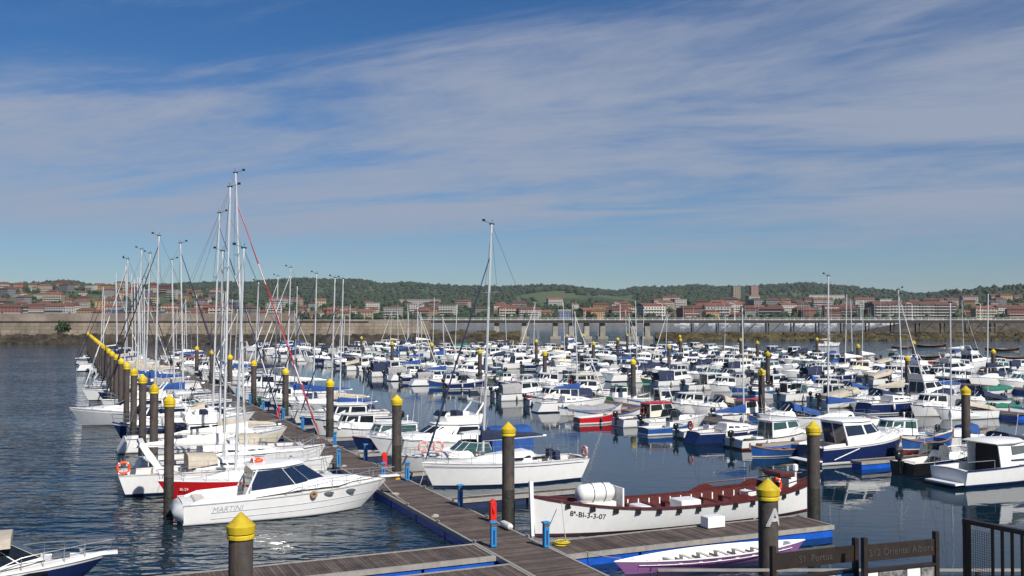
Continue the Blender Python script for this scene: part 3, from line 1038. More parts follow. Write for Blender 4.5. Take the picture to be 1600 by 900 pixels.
def sail_boat(L=9.0, hull=('antifoul', 'gel_navy', 'gel_white', 'gel_white'), mast=12.5, cover='canvas_navy', jib='canvas_white', jib_edge=None, lod=0, rake=0.35, hood='canvas_navy', boom=True, mast_x=0.08, ports=4, stripe='gel_navy', fb=(1.0, 1.3), wheel=False, spread=2, trake=-0.5, jib_top=0.95, deck='deck_white', arch=False, ring=None):
    """rake: how far the masthead leans aft"""
    pr = Proto()
    B = L * 0.325
    H = Hull(L, B, fb[0], fb[1], tw=0.72, rake=0.75, p=1.9, full=0.42, trake=trake, draft=0.5)
    pr.part('hull', H.hull(hull, 0.1))
    pr.part('deck', H.deck([deck, 'teak'], 0.04, 0.32, 0.45, 0.62, camber=0.09))
    pr.part('toe_rail', H.gunwale(stripe, 0.024))
    w = B * 0.31
    zd = H.z(0.5)
    lo = ring8(-L * 0.17, L * 0.27, w, w * 0.5, 0.6, zd - 0.02, zf=H.z(0.77) + 0.02)
    hi = ring8(-L * 0.15, L * 0.17, w * 0.8, w * 0.45, 0.4, zd + 0.46, zf=H.z(0.7) + 0.2)
    cab = pr.part('coachroof', MB().loft([lo, [(p[0], p[1] * 0.97, p[2] + 0.06) for p in hi], [(p[0] * 0.9, p[1] * 0.6, p[2] + 0.13) for p in hi]]).mesh('coachroof', 'gel_white', 30))
    for i in (0, 1, 5, 6):
        k = max(1, ports // 2)
        for q in range(k):
            u0, u1 = 0.12 + q * 0.84 / k, 0.12 + q * 0.84 / k + 0.62 / k
            pr.part('portlight', MB().slab(pane(lo, hi, i, u0, u1, 0.42, 0.75), 0.02, off=0.012).mesh('portlight', 'glass_dark', 0), cab)
    pr.part('hatch', MB().box(L * 0.12, L * 0.12 + 0.5, -0.25, 0.25, zd + 0.5, zd + 0.6).mesh('hatch', 'glass_grey', 0), cab)
    # spars
    mx = L * mast_x
    z0 = zd + 0.4

    def M(z):
        return (mx - rake * (z - z0) / (mast - z0), 0, z)
    mr = 0.085 if L > 8 else 0.065
    ms = pr.part('mast', MB().tube([M(z0), M(z0 + (mast - z0) * 0.5), M(mast)], mr, 8, r1=mr * 0.75).mesh('mast', 'alu_mast'))
    spx = []
    for k in range(spread):
        zs = z0 + (mast - z0) * (k + 1) / (spread + 1) * (1.05 if spread > 1 else 1.15)
        wsp = B * (0.36 - 0.07 * k)
        c = M(zs)
        spx.append((c, wsp))
        pr.part('spreader', MB().tube([(c[0] - 0.12, -wsp, c[2] + 0.05), c, (c[0] - 0.12, wsp, c[2] + 0.05)], 0.022, 4).mesh('spreader', 'alu_mast'), ms)
    if lod == 0:
        top = M(mast)
        v = MB().tube([(top[0], 0, mast), (top[0] - 0.05, 0, mast + 0.28)], 0.012, 4)
        v.tube([(top[0], 0, mast + 0.05), (top[0] + 0.5, 0, mast + 0.18)], 0.012, 4)
        v.box(top[0] + 0.42, top[0] + 0.6, -0.02, 0.02, mast + 0.16, mast + 0.30)
        v.box(top[0] - 0.16, top[0] + 0.14, -0.05, 0.05, mast - 0.02, mast + 0.06)
        pr.part('wind_vane', v.mesh('wind_vane', 'engine_black', 0), ms)
        rg = MB()
        for sg in (1, -1):
            pts = [(mx - 0.25, sg * (H.hb(H.t(mx)) - 0.12), zd)]
            for c, wsp in spx:
                pts.append((c[0] - 0.12, sg * wsp, c[2] + 0.05))
            pts.append(M(mast * 0.985))
            rg.tube(pts, 0.011, 3)
            rg.tube([(-L / 2 + 0.1, sg * 0.5, H.z(0.02)), (-L * 0.44, 0, 3.2), M(mast)] if sg > 0 else [(-L / 2 + 0.1, -0.5, H.z(0.02)), (-L * 0.44, 0, 3.2)], 0.011, 3)
        pr.part('rigging', rg.mesh('rigging', 'rigging'))
    # furled headsail
    b0 = Vector((L / 2 - 0.25, 0, H.z(1) + 0.15))
    b1 = Vector(M(mast * jib_top))
    if jib:
        jm = MB()
        pts, rr = [], []
        for k in range(13):
            t = k / 12
            pts.append(b0.lerp(b1, t))
        rings = []
        ax = (b1 - b0).normalized()
        s_ = ax.cross(Vector((0, 1, 0))).normalized()
        for k, p in enumerate(pts):
            t = k / 12
            r = (0.062 * (1 - t * 0.75) + 0.012) * (0.35 if k == 0 else 1) * (1 + 0.12 * math.sin(k * 2.3))
            rings.append([p + (s_ * math.cos(q * math.pi / 3) + Vector((0, 1, 0)) * math.sin(q * math.pi / 3)) * r for q in range(6)])
        jm.loft(rings)
        if jib_edge:
            for i, f in enumerate(jm.f):
                if (i // 6 + i) % 5 == 0:
                    jm.m[i] = 1
        pr.part('furled_jib', jm.mesh('furled_jib', [jib, jib_edge or jib]))
    else:
        pr.part('forestay', MB().tube([b0, b1], 0.012, 3).mesh('forestay', 'rigging'))
    if boom:
        bl = L * 0.40
        zb = z0 + 0.85
        bm = pr.part('boom', MB().tube([(mx - 0.1, 0, zb), (mx - bl, 0, zb + 0.08)], 0.07, 6).mesh('boom', 'alu_mast'))
        if cover:
            rings = []
            for k in range(9):
                t = k / 8
                x = mx + 0.12 - (bl - 0.1) * t
                hh = (0.48 * (1 - t) ** 1.3 + 0.2) * (1 if k < 8 else 0.4)
                ww = 0.16 * (1 - 0.45 * t)
                z = zb + 0.08 * t
                rings.append([(x, -ww * 0.5, z - 0.02), (x, -ww, z + hh * 0.35), (x, -ww * 0.35, z + hh), (x, ww * 0.35, z + hh), (x, ww, z + hh * 0.35), (x, ww * 0.5, z - 0.02)])
            pr.part('sail_cover', MB().loft(rings).mesh('sail_cover', cover, 40), bm)
    if hood:
        canopy(pr, -L * 0.20, -L * 0.07, w * 1.05, zd + 0.1, zd + 0.3, 0.75, 0.45, hood, name='sprayhood')
    if wheel:
        pr.part('steering_wheel', MB().torus((-L * 0.33, 0, zd + 0.35), 0.45, 0.02, 'x').mesh('steering_wheel', 'steel'))
    if lod == 0:
        pr.part('pulpit', H.rail(0.86, 0.985, 0.6, posts=2))
        st = MB()
        for sd in (1, -1):
            base = H.sheerline(0.1, 0, 0.02, 0.86, 7, sd)
            for p in base:
                st.tube([p, (p[0], p[1], p[2] + 0.6)], 0.013, 4)
            for hgt in (0.6, 0.32):
                st.tube([(p[0], p[1], p[2] + hgt) for p in base], 0.007, 3)
        st.tube([(p[0], p[1], p[2] + 0.6) for p in (H.sheerline(0.1, 0, 0.02, 0.1, 1, 1)[0], H.sheerline(0.1, 0, 0.02, 0.1, 1, -1)[0])], 0.013, 4)
        pr.part('guard_rail', st.mesh('guard_rail', 'steel'))
        for sg in (1, -1):
            pr.part('winch', MB().lathe([(0.11, 0), (0.09, 0.1), (0.11, 0.2), (0.02, 0.22)], 8, (-L * 0.24, sg * (w + 0.2), zd + 0.05)).mesh('winch', 'steel'))
        for x in (-0.22, 0.05):
            fender(pr, L * x, -(H.hb(H.t(L * x)) + 0.1), 0.65)
    if arch:
        ar = MB().loft([[(-L * 0.40 + dx - q * 0.9, y, z + dz) for dx, dz in ((-0.16, 0), (0.16, 0), (0.13, 0.16), (-0.13, 0.16))] for y, z, q in ((-B * 0.40, 1.0, -1.3), (-B * 0.38, 2.1, -0.4), (-B * 0.30, 2.7, 0), (0, 2.85, 0.05), (B * 0.30, 2.7, 0), (B * 0.38, 2.1, -0.4), (B * 0.40, 1.0, -1.3))])
        pr.part('stern_arch', ar.mesh('stern_arch', 'gel_white', 40))
    if ring:
        lifebuoy(pr, (-L / 2 + 0.25, ring[0], H.z(0.03) + 0.42), ring[1], ring[2])
    pr.H = H
    return pr


# ------------------------------------------------------------------ water, land, far shore
def structure(name, me):
    return tag(obj(name, me), kind='structure')


structure('water', MB().add([(-2600, -60, 0), (2600, -60, 0), (2600, 1400, 0), (-2600, 1400, 0)], [(0, 1, 2, 3)]).mesh('water', 'water', 0))

SKY = [(-900, 436), (-400, 440), (0, 442), (60, 439), (100, 436), (150, 442), (200, 444), (260, 442), (300, 439), (370, 438), (430, 434), (480, 432), (520, 433), (560, 434), (600, 439), (640, 437), (680, 442), (740, 445), (800, 445), (850, 443), (880, 445), (920, 449), (960, 452), (1000, 446), (1050, 445), (1080, 443), (1130, 446), (1170, 446), (1200, 443), (1260, 440), (1320, 444), (1380, 450), (1440, 455), (1480, 452), (1500, 450), (1540, 445), (1600, 441), (2000, 436), (2600, 440)]
TOWN = [(-900, 40), (0, 48), (250, 46), (340, 34), (420, 20), (600, 18), (760, 14), (1000, 18), (1150, 24), (1300, 20), (1480, 22), (1600, 30), (2600, 30)]


def interp(tab, x):
    if x <= tab[0][0]:
        return tab[0][1]
    for (x0, y0), (x1, y1) in zip(tab, tab[1:]):
        if x <= x1:
            return y0 + (y1 - y0) * sm((x - x0) / (x1 - x0))
    return tab[-1][1]


def ground(x, y):
    px = 800 + FPX * x / max(y, 1)
    town = interp(TOWN, px)
    ridge_d = 3600 if px < 1430 else 3600 - 1500 * sm((px - 1430) / 100)
    ridge = 10 + (490 - interp(SKY, px) - 7.0) / FPX * ridge_d
    if y < 1700:
        h = 4 + town * sm((y - 1010) / 690)
    elif y < ridge_d:
        h = 4 + town + (ridge - 4 - town) * sm((y - 1700) / (ridge_d - 1700)) ** 1.25
    else:
        h = ridge * (1 - 0.8 * sm((y - ridge_d) / 1800))
    # the rounded hill of fields behind the viaduct
    h += 24 * math.exp(-((px - 880) / 120) ** 2) * math.exp(-((y - 2350) / 420) ** 2)
    if y > 1300:
        h += 7 * noise.noise(Vector((x / 240, y / 330, 3.3))) * sm((y - 1300) / 900)
    return h


def land_material():
    m = bpy.data.materials.new('hillside')
    m.use_nodes = True
    nt = m.node_tree
    N, L = nt.nodes.new, nt.links.new
    b = nt.nodes['Principled BSDF']
    b.inputs['Roughness'].default_value = 0.9
    geo = N('ShaderNodeNewGeometry')
    n = N('ShaderNodeTexNoise')
    n.inputs['Scale'].default_value = 0.006
    n.inputs['Detail'].default_value = 6
    L(geo.outputs['Position'], n.inputs['Vector'])
    r = N('ShaderNodeValToRGB')
    e = r.color_ramp.elements
    e[0].position, e[0].color = 0.42, (0.030, 0.055, 0.024, 1)
    e[1].position, e[1].color = 0.62, (0.085, 0.100, 0.040, 1)
    e.new(0.53).color = (0.070, 0.105, 0.038, 1)
    L(n.outputs[0], r.inputs[0])
    L(r.outputs[0], b.inputs['Base Color'])
    MATS['land'] = m


land_material()
mb = MB()
NX, ys = 150, [985, 1005, 1040, 1100, 1180, 1280, 1400, 1550, 1700, 1850, 2000, 2150, 2300, 2450, 2600, 2800, 3000, 3200, 3400, 3600, 3850, 4200, 4800, 5600]
rings = []
for y in ys:
    rings.append([(((i / NX) * 2 - 1) * 1.15 * y, y, ground(((i / NX) * 2 - 1) * 1.15 * y, y) if y > 990 else -2) for i in range(NX + 1)])
mb.loft(rings, 0, closed=False)
structure('hills', mb.mesh('hills', 'land', 60))



def wood_material(name, cols):
    m = bpy.data.materials.new(name)
    m.use_nodes = True
    nt = m.node_tree
    N, L = nt.nodes.new, nt.links.new
    b = nt.nodes['Principled BSDF']
    b.inputs['Roughness'].default_value = 0.95
    geo = N('ShaderNodeNewGeometry')
    r = N('ShaderNodeValToRGB')
    e = r.color_ramp.elements
    e[0].color, e[1].color = (*cols[0], 1), (*cols[-1], 1)
    for i, c in enumerate(cols[1:-1]):
        e.new((i + 1) / (len(cols) - 1)).color = (*c, 1)
    n = N('ShaderNodeTexNoise')
    n.inputs['Scale'].default_value = 0.008
    n.inputs['Detail'].default_value = 4
    L(geo.outputs['Position'], n.inputs['Vector'])
    mx = N('ShaderNodeMix')
    mx.inputs[0].default_value = 0.6
    L(geo.outputs['Random Per Island'], mx.inputs[2])
    L(n.outputs[0], mx.inputs[3])
    L(mx.outputs[0], r.inputs[0])
    L(r.outputs[0], b.inputs['Base Color'])
    MATS[name] = m


wood_material('foliage_far', [(0.010, 0.022, 0.014), (0.022, 0.040, 0.022), (0.036, 0.052, 0.024), (0.055, 0.062, 0.026)])
wood_material('foliage_town', [(0.012, 0.026, 0.012), (0.026, 0.048, 0.018), (0.045, 0.062, 0.022)])


def blobs(name, pts, m, label, cat):
    """a far wood: thousands of uneven little crowns in one mass"""
    mb = MB()
    for (x, y, z, r) in pts:
        ph = rnd.random() * 6.28
        vs = []
        for lv, (zz, k) in enumerate(((0.0, 0.75), (0.55, 1.0), (1.1, 0.72))):
            for q in range(5):
                A = ph + lv * 0.6 + q * 1.2566
                kk = k * rnd.uniform(0.7, 1.2) * r
                vs.append((x + kk * math.cos(A), y + kk * math.sin(A), z + zz * r * rnd.uniform(0.85, 1.15)))
        vs.append((x, y, z + 1.5 * r * rnd.uniform(0.85, 1.2)))
        fs = []
        for lv in range(2):
            for q in range(5):
                fs.append((lv * 5 + q, lv * 5 + (q + 1) % 5, lv * 5 + 5 + (q + 1) % 5, lv * 5 + 5 + q))
        for q in range(5):
            fs.append((10 + q, 10 + (q + 1) % 5, 15))
        mb.add(vs, fs)
    return tag(obj(name, mb.mesh(name, m, 0)), label, cat, kind='stuff')


def field_here(x, y):
    n = noise.noise(Vector((x / 170, y / 210, 9.1)))
    px = 800 + FPX * x / y
    near = math.exp(-((px - 880) / 150) ** 2) * (1 if 1750 < y < 2700 else 0)
    return n + near * 0.55 > 0.42


pts = []
for _ in range(21000):
    y = rnd.uniform(1650, 3750) if rnd.random() < 0.75 else rnd.uniform(3350, 3750)
    x = rnd.uniform(-0.6, 0.6) * y
    if field_here(x, y):
        continue
    r = rnd.choice((3.5, 4, 5, 6, 7, 8)) * rnd.uniform(0.8, 1.2)
    pts.append((x, y, ground(x, y) - 2, r))
blobs('hill_forest', pts, 'foliage_far', 'dark green woodland covering the hills behind the town', 'forest')

# ---- the town
mat('roof_terracotta', (0.18, 0.070, 0.048), 0.85, var=0.2, vscale=0.6, rand=0.3)
mat('roof_brown', (0.105, 0.052, 0.04), 0.85, var=0.2, vscale=0.6, rand=0.25)
mat('roof_grey', (0.20, 0.20, 0.20), 0.8, var=0.15, vscale=0.6, rand=0.2)


def wall_windows(name, color, wx=3.2, wz=3.0, dark=(0.03, 0.032, 0.04), frac=0.42):
    """a rendered wall far off: its windows are only a pixel or two wide, so they live in the material"""
    m = bpy.data.materials.new(name)
    m.use_nodes = True
    nt = m.node_tree
    N, L = nt.nodes.new, nt.links.new
    b = nt.nodes['Principled BSDF']
    b.inputs['Roughness'].default_value = 0.8
    tc = N('ShaderNodeTexCoord')
    sep = N('ShaderNodeSeparateXYZ')
    L(tc.outputs['Object'], sep.inputs[0])

    def M(op, a, b_=None):
        n = N('ShaderNodeMath')
        n.operation = op
        for i, v in enumerate((a, b_)):
            if v is None:
                continue
            if isinstance(v, (int, float)):
                n.inputs[i].default_value = v
            else:
                L(v, n.inputs[i])
        return n.outputs[0]
    u = M('FRACT', M('DIVIDE', M('ADD', M('ADD', sep.outputs[0], sep.outputs[1]), 100.0), wx))
    w = M('FRACT', M('DIVIDE', sep.outputs[2], wz))
    inu = M('MULTIPLY', M('GREATER_THAN', u, 0.3), M('LESS_THAN', u, 0.3 + frac))
    inw = M('MULTIPLY', M('GREATER_THAN', w, 0.3), M('LESS_THAN', w, 0.82))
    f = M('MULTIPLY', inu, inw)
    oi = N('ShaderNodeObjectInfo')
    hs = N('ShaderNodeHueSaturation')
    hs.inputs['Color'].default_value = (*color, 1)
    mr = N('ShaderNodeMapRange')
    mr.inputs[3].default_value = 0.7
    mr.inputs[4].default_value = 1.15
    L(oi.outputs['Random'], mr.inputs[0])
    L(mr.outputs[0], hs.inputs['Value'])
    mx = N('ShaderNodeMix')
    mx.data_type = 'RGBA'
    L(f, mx.inputs[0])
    L(hs.outputs[0], mx.inputs[6])
    mx.inputs[7].default_value = (*dark, 1)
    L(mx.outputs[2], b.inputs['Base Color'])
    MATS[name] = m


for nm, c in (('wall_white', (0.40, 0.38, 0.35)), ('wall_cream', (0.34, 0.28, 0.20)), ('wall_brick', (0.19, 0.08, 0.055)), ('wall_ochre', (0.32, 0.20, 0.09)), ('wall_grey', (0.19, 0.19, 0.19)), ('wall_blue', (0.12, 0.15, 0.25)), ('wall_pink', (0.27, 0.16, 0.13)), ('wall_dark', (0.09, 0.08, 0.08))):
    wall_windows(nm, c)


def building(w, d, h, wall, roof, hip=True, rise=2.8, bands=0, chimney=True):
    pr = Proto()
    wi = pr.part('wall', MB().box(-w / 2, w / 2, -d / 2, d / 2, -4, h).mesh('wall', wall, 0))
    mb = MB()
    e = 0.6
    if roof is None:
        mb.box(-w / 2 - 0.3, w / 2 + 0.3, -d / 2 - 0.3, d / 2 + 0.3, h, h + 0.9)
    else:
        k = d * 0.4 if hip else 0
        vs = [(-w / 2 - e, -d / 2 - e, h), (w / 2 + e, -d / 2 - e, h), (w / 2 + e, d / 2 + e, h), (-w / 2 - e, d / 2 + e, h), (-w / 2 - e + k, 0, h + rise), (w / 2 + e - k, 0, h + rise)]
        mb.add(vs, [(0, 1, 5, 4), (2, 3, 4, 5), (1, 2, 5), (3, 0, 4), (3, 2, 1, 0)])
    rf = pr.part('roof', mb.mesh('roof', roof or 'roof_grey', 0))
    if chimney and roof:
        pr.part('chimney', MB().box(w * 0.18, w * 0.18 + 0.9, -0.2, 0.7, h + rise * 0.3, h + rise + 1.0).mesh('chimney', wall, 0), rf)
    for q in range(bands):
        z = 3.0 * (q + 1)
        pr.part('balcony', MB().box(-w * 0.44, w * 0.44, -d / 2 - 1.2, -d / 2 + 0.002, z - 0.3, z + 0.45).mesh('balcony', 'balcony_pale', 0))
    return pr


mat('balcony_pale', (0.40, 0.38, 0.36), 0.7)
HOUSES = [
    (building(13, 10, 7, 'wall_white', 'roof_terracotta'), 'white house with terracotta hipped roof in the town across the water', 'house'),
    (building(16, 10, 9, 'wall_cream', 'roof_terracotta', False), 'cream three storey house with terracotta gable roof across the water', 'house'),
    (building(14, 11, 9, 'wall_brick', 'roof_terracotta'), 'brick house with terracotta hipped roof across the water', 'house'),
    (building(22, 12, 12, 'wall_brick', 'roof_brown', bands=2), 'brick apartment house with white balconies and brown roof across the water', 'apartment house'),
    (building(24, 12, 12, 'wall_cream', 'roof_terracotta', bands=3), 'cream apartment house with white balconies and terracotta roof across the water', 'apartment house'),
    (building(20, 11, 10, 'wall_ochre', 'roof_brown'), 'ochre house with brown hipped roof across the water', 'house'),
    (building(26, 12, 13, 'wall_white', 'roof_terracotta', False, bands=3), 'long white apartment house with balconies and terracotta gable roof', 'apartment house'),
    (building(18, 12, 11, 'wall_grey', 'roof_brown'), 'grey house with brown hipped roof in the town across the water', 'house'),
    (building(15, 11, 10, 'wall_blue', 'roof_grey', False), 'blue painted house with grey gable roof across the water', 'house'),
    (building(12, 9, 6, 'wall_pink', 'roof_terracotta', False), 'small pink house with terracotta gable roof across the water', 'house'),
    (building(20, 12, 14, 'wall_white', None, bands=3), 'white flat roofed apartment block with balconies across the water', 'apartment house'),
    (building(28, 13, 12, 'wall_dark', 'roof_brown', bands=3), 'dark apartment house with pale balconies and brown roof across the water', 'apartment house'),
]
tree_pts = []
for y in (1020, 1075, 1140, 1215, 1300, 1400, 1510, 1630):
    x = -0.535 * y
    while x < 0.535 * y:
        px = 800 + FPX * x / y
        step = rnd.uniform(20, 38)
        dense = 0.92 if px < 340 else 0.58 if px < 620 else 0.50 if px < 900 else 0.85
        if y > 1350 and 340 < px < 1000:
            dense *= 0.35
        if y > 1450 and px > 1000:
            dense *= 0.55
        if 1370 < px < 1500 and y < 1100:
            dense = 0
        jy = y + rnd.uniform(-18, 18)
        if rnd.random() < dense:
            wts = [5, 4, 2.5, 1.5, 4, 2, 3, 2.5, 1.0, 3, 2, 1] if px < 1000 else [3, 3, 3, 3, 3, 2, 3, 3, 0.3, 2, 2, 2.5]
            k = rnd.choices(range(len(HOUSES)), wts)[0]
            pr, lb, ct = HOUSES[k]
            pr.place(ct.replace(' ', '_'), lb, ct, (x, jy, ground(x, jy)), rnd.uniform(-0.5, 0.5), 'far town: ' + lb, rnd.uniform(0.72, 1.08))
        for _ in range(rnd.randint(3, 7)):
            tx, ty = x + rnd.uniform(-25, 25), jy - rnd.uniform(12, 30)
            tree_pts.append((tx, ty, ground(tx, ty) - 0.5, rnd.uniform(2.2, 5)))
        x += step
blobs('town_trees', tree_pts, 'foliage_town', 'dark green trees massed between the far houses', 'trees')
# the row of storeyed blocks by the far marina
for i, px in enumerate((1378, 1402, 1426, 1450, 1474)):
    k = building(22, 13, 14, ('wall_grey', 'wall_white', 'wall_grey', 'wall_grey', 'wall_dark')[i], 'roof_brown', False, 3.5, bands=4)
    x = (px - 800) / FPX * 1035
    k.place('apartment_block', ('grey waterfront block with white balconies beside the orange brick houses', 'bright white waterfront block between two grey ones', 'grey waterfront block just right of the bright white one', 'grey waterfront block next to the dark long one', 'dark waterfront block ending the row of balconied blocks')[i], 'apartment block', (x, 1035, 5), 0.05, 'waterfront blocks')
for i, px in enumerate((1020, 1048)):
    building(13, 13, 30, 'wall_cream' if i == 0 else 'wall_pink', None).place('tower_block', ('cream tower block standing above the far roofs', 'pinkish tower block standing above the far roofs')[i], 'tower block', ((px + 130 - 800) / FPX * 1750, 1750, ground((px + 130 - 800) / FPX * 1750, 1750)))
wb = building(75, 20, 9, 'wall_white', None)
wb.place('warehouse', 'long low white building on the hillside above the houses', 'warehouse', ((655 - 800) / FPX * 1750, 1750, ground((655 - 800) / FPX * 1750, 1750) + 4), 0.05)
wb.place('warehouse', 'long low pale hall below the eastern ridge', 'warehouse', ((1290 - 800) / FPX * 2100, 2100, ground((1290 - 800) / FPX * 2100, 2100) + 8), -0.03)
# far quay along the town
structure('far_quay', MB().box(-700, 700, 960, 1004, -2, 4.2).mesh('far_quay', mat('quay_stone', (0.24, 0.22, 0.19), 0.85, var=0.3, vscale=0.05), 0))


# ---- harbour breakwater (left), viaduct and rubble mole (right)
def masonry(name, c, c2, sx, sz, mortar=0.02):
    m = bpy.data.materials.new(name)
    m.use_nodes = True
    nt = m.node_tree
    N, L = nt.nodes.new, nt.links.new
    b = nt.nodes['Principled BSDF']
    b.inputs['Roughness'].default_value = 0.9
    tc = N('ShaderNodeTexCoord')
    mp = N('ShaderNodeMapping')
    mp.inputs['Rotation'].default_value = (R(90), 0, 0)
    L(tc.outputs['Object'], mp.inputs[0])
    br = N('ShaderNodeTexBrick')
    br.inputs['Scale'].default_value = 1.0
    br.inputs['Brick Width'].default_value = sx
    br.inputs['Row Height'].default_value = sz
    br.inputs['Mortar Size'].default_value = mortar
    br.inputs['Color1'].default_value = (*c, 1)
    br.inputs['Color2'].default_value = (*c2, 1)
    br.inputs['Mortar'].default_value = (c[0] * 0.4, c[1] * 0.38, c[2] * 0.36, 1)
    L(mp.outputs[0], br.inputs['Vector'])
    n = N('ShaderNodeTexNoise')
    m2 = N('ShaderNodeMapping')
    m2.inputs['Scale'].default_value = (0.22, 0.22, 0.05)
    L(tc.outputs['Object'], m2.inputs[0])
    L(m2.outputs[0], n.inputs['Vector'])
    n.inputs['Scale'].default_value = 1.0
    n.inputs['Detail'].default_value = 9
    n.inputs['Roughness'].default_value = 0.7
    mr = N('ShaderNodeMapRange')
    mr.inputs[1].default_value = 0.3
    mr.inputs[2].default_value = 0.72
    mr.inputs[3].default_value = 1.2
    mr.inputs[4].default_value = 0.42
    L(n.outputs[0], mr.inputs[0])
    hs = N('ShaderNodeHueSaturation')
    L(mr.outputs[0], hs.inputs['Value'])
    L(br.outputs[0], hs.inputs['Color'])
    L(hs.outputs[0], b.inputs['Base Color'])
    MATS[name] = m


masonry('sea_wall', (0.30, 0.25, 0.19), (0.23, 0.19, 0.145), 3.2, 1.15, 0.06)
mat('rock_wet', (0.060, 0.048, 0.034), 0.85, var=0.5, vscale=0.35)
mat('rock_weed', (0.085, 0.068, 0.030), 0.9, var=0.6, vscale=0.2)
mat('parapet_stone', (0.23, 0.19, 0.155), 0.9, var=0.3, vscale=0.12)
mat('concrete', (0.30, 0.27, 0.22), 0.85, var=0.25, vscale=0.25)
mat('iron_dark', (0.03, 0.028, 0.028), 0.7)


def rubble(x0, x1, y, depth, h, n, m, seed, r=(0.7, 1.5)):
    g = random.Random(seed)
    mb = MB()
    for _ in range(n):
        x = g.uniform(x0, x1)
        t = g.random()
        yy = y + depth * t
        z = h * t * g.uniform(0.85, 1.1)
        rr = g.uniform(*r)
        vs = [(x + sx * rr * g.uniform(0.7, 1.3), yy + sy * rr * g.uniform(0.5, 1.1), z + sz * rr * g.uniform(0.45, 0.8)) for sx in (-1, 1) for sy in (-1, 1) for sz in (-1, 1)]
        mb.add(vs, [(0, 1, 3, 2), (4, 6, 7, 5), (0, 4, 5, 1), (2, 3, 7, 6), (0, 2, 6, 4), (1, 5, 7, 3)])
    mb.box(x0, x1, y + depth * 0.6, y + depth + 3, -2, h * 0.6)
    return mb.mesh('rubble', m, 0)


YB = 330
wallx0, wallx1 = -420, -28
bw = empty('breakwater_wall', (0, YB, 0))
tag(bw, 'long weathered stone breakwater wall with rock footing behind the masts', 'sea wall')
obj('wall_face', MB().add([(wallx0, 3.0, -1), (wallx1, 3.0, -1), (wallx1, 4.2, 7.4), (wallx0, 4.2, 7.4), (wallx0, 14, -1), (wallx1, 14, -1), (wallx1, 14, 7.4), (wallx0, 14, 7.4)], [(0, 1, 2, 3), (1, 5, 6, 2), (5, 4, 7, 6), (4, 0, 3, 7), (3, 2, 6, 7)]).mesh('wall_face', 'sea_wall', 0), bw)
obj('string_course', MB().box(wallx0, wallx1 - 20, 3.7, 6, 7.41, 7.9).mesh('string_course', 'parapet_stone', 0), bw)
obj('parapet', MB().box(wallx0, wallx1 - 45, 4.4, 6.2, 7.9, 10.1).mesh('parapet', 'parapet_stone', 0), bw)
tag(obj('rock_footing', rubble(wallx0, wallx1 + 25, 0, 3.2, 2.6, 5200, 'rock_wet', 3, (0.4, 1.0)), bw), kind='stuff')
tag(obj('rock_tip', rubble(wallx1 - 30, 2, 3, 10, 3.4, 500, 'rock_weed', 4), bw), kind='stuff')
# a bush growing out of the wall
bp = empty('wall_bush', ((93 - 800) / FPX * YB, YB + 3.2, 3.9))
tag(bp, 'dark green bush growing out of the stone breakwater wall', 'bush')
mb = MB()
for _ in range(260):
    p = Vector((rnd.gauss(0, 1.2), rnd.uniform(-1.1, 0.5), rnd.gauss(1.9, 0.75)))
    n = Vector((rnd.uniform(-1, 1), rnd.uniform(-1, 1), rnd.uniform(-1, 1))).normalized()
    t = n.orthogonal().normalized() * rnd.uniform(0.15, 0.4)
    s = n.cross(t).normalized() * rnd.uniform(0.15, 0.4)
    mb.add([p - t, p - s, p + t, p + s], [(0, 1, 2, 3)])
obj('foliage', mb.mesh('foliage', mat('bush_green', (0.03, 0.075, 0.02), 0.8, var=0.4), 0), bp)
obj('stem', MB().tube([(0, 0.6, 0), (0, -0.3, 0.7), (0.1, -0.4, 1.8)], 0.12, 5).mesh('stem', 'teak'), bp)

YV = 395
vd = empty('viaduct', (0, YV, 0))
tag(vd, 'low concrete pier viaduct crossing the water behind the marina', 'viaduct')
vx0, vx1 = -36, 62
obj('deck', MB().box(vx0, 245, 0, 7, 6.55, 7.2).mesh('deck', 'concrete', 0), vd)
obj('deck_edge', MB().box(vx0, 245, -0.25, -0.002, 6.2, 7.35).mesh('deck_edge', 'iron_dark', 0), vd)
for px in (776, 819, 868, 893, 917, 942, 990, 1012):
    x = (px - 800) / FPX * YV
    pier = MB().add([(x - 1.1, 0.6, -1), (x + 1.1, 0.6, -1), (x + 1.1, 6, -1), (x - 1.1, 6, -1), (x - 0.9, 0.9, 6.55), (x + 0.9, 0.9, 6.55), (x + 0.9, 5.7, 6.55), (x - 0.9, 5.7, 6.55)], [(0, 1, 5, 4), (1, 2, 6, 5), (2, 3, 7, 6), (3, 0, 4, 7)])
    pier.box(x - 2.1, x + 2.1, 0.3, 6.2, -1, 0.9)
    obj('pier', pier.mesh('pier', 'concrete', 0), vd)
mb = MB()
for k in range(95):
    x = vx0 + k * 2.96
    mb.box(x - 0.05, x + 0.05, 0.2, 0.3, 7.2, 8.25)
for z in (7.7, 8.25):
    mb.box(vx0, 245, 0.19, 0.31, z - 0.05, z + 0.05)
obj('railing', mb.mesh('railing', 'white_paint', 0), vd)
for k in range(13):       # thin trestle legs under the landward part
    x = 72 + k * 10
    mb = MB().box(x - 0.2, x + 0.2, 1, 1.4, -1, 6.55).box(x - 0.2, x + 0.2, 5, 5.4, -1, 6.55)
    mb.tube([(x, 1.2, 1.5), (x + 5, 1.2, 6.3)], 0.12, 4)
    obj('trestle', mb.mesh('trestle', 'iron_dark', 0), vd)
lampp = Proto()
lampp.part('pole', MB().tube([(0, 0, 0), (0, 0, 6.5)], 0.16, 6, r1=0.08).mesh('pole', 'white_paint'))
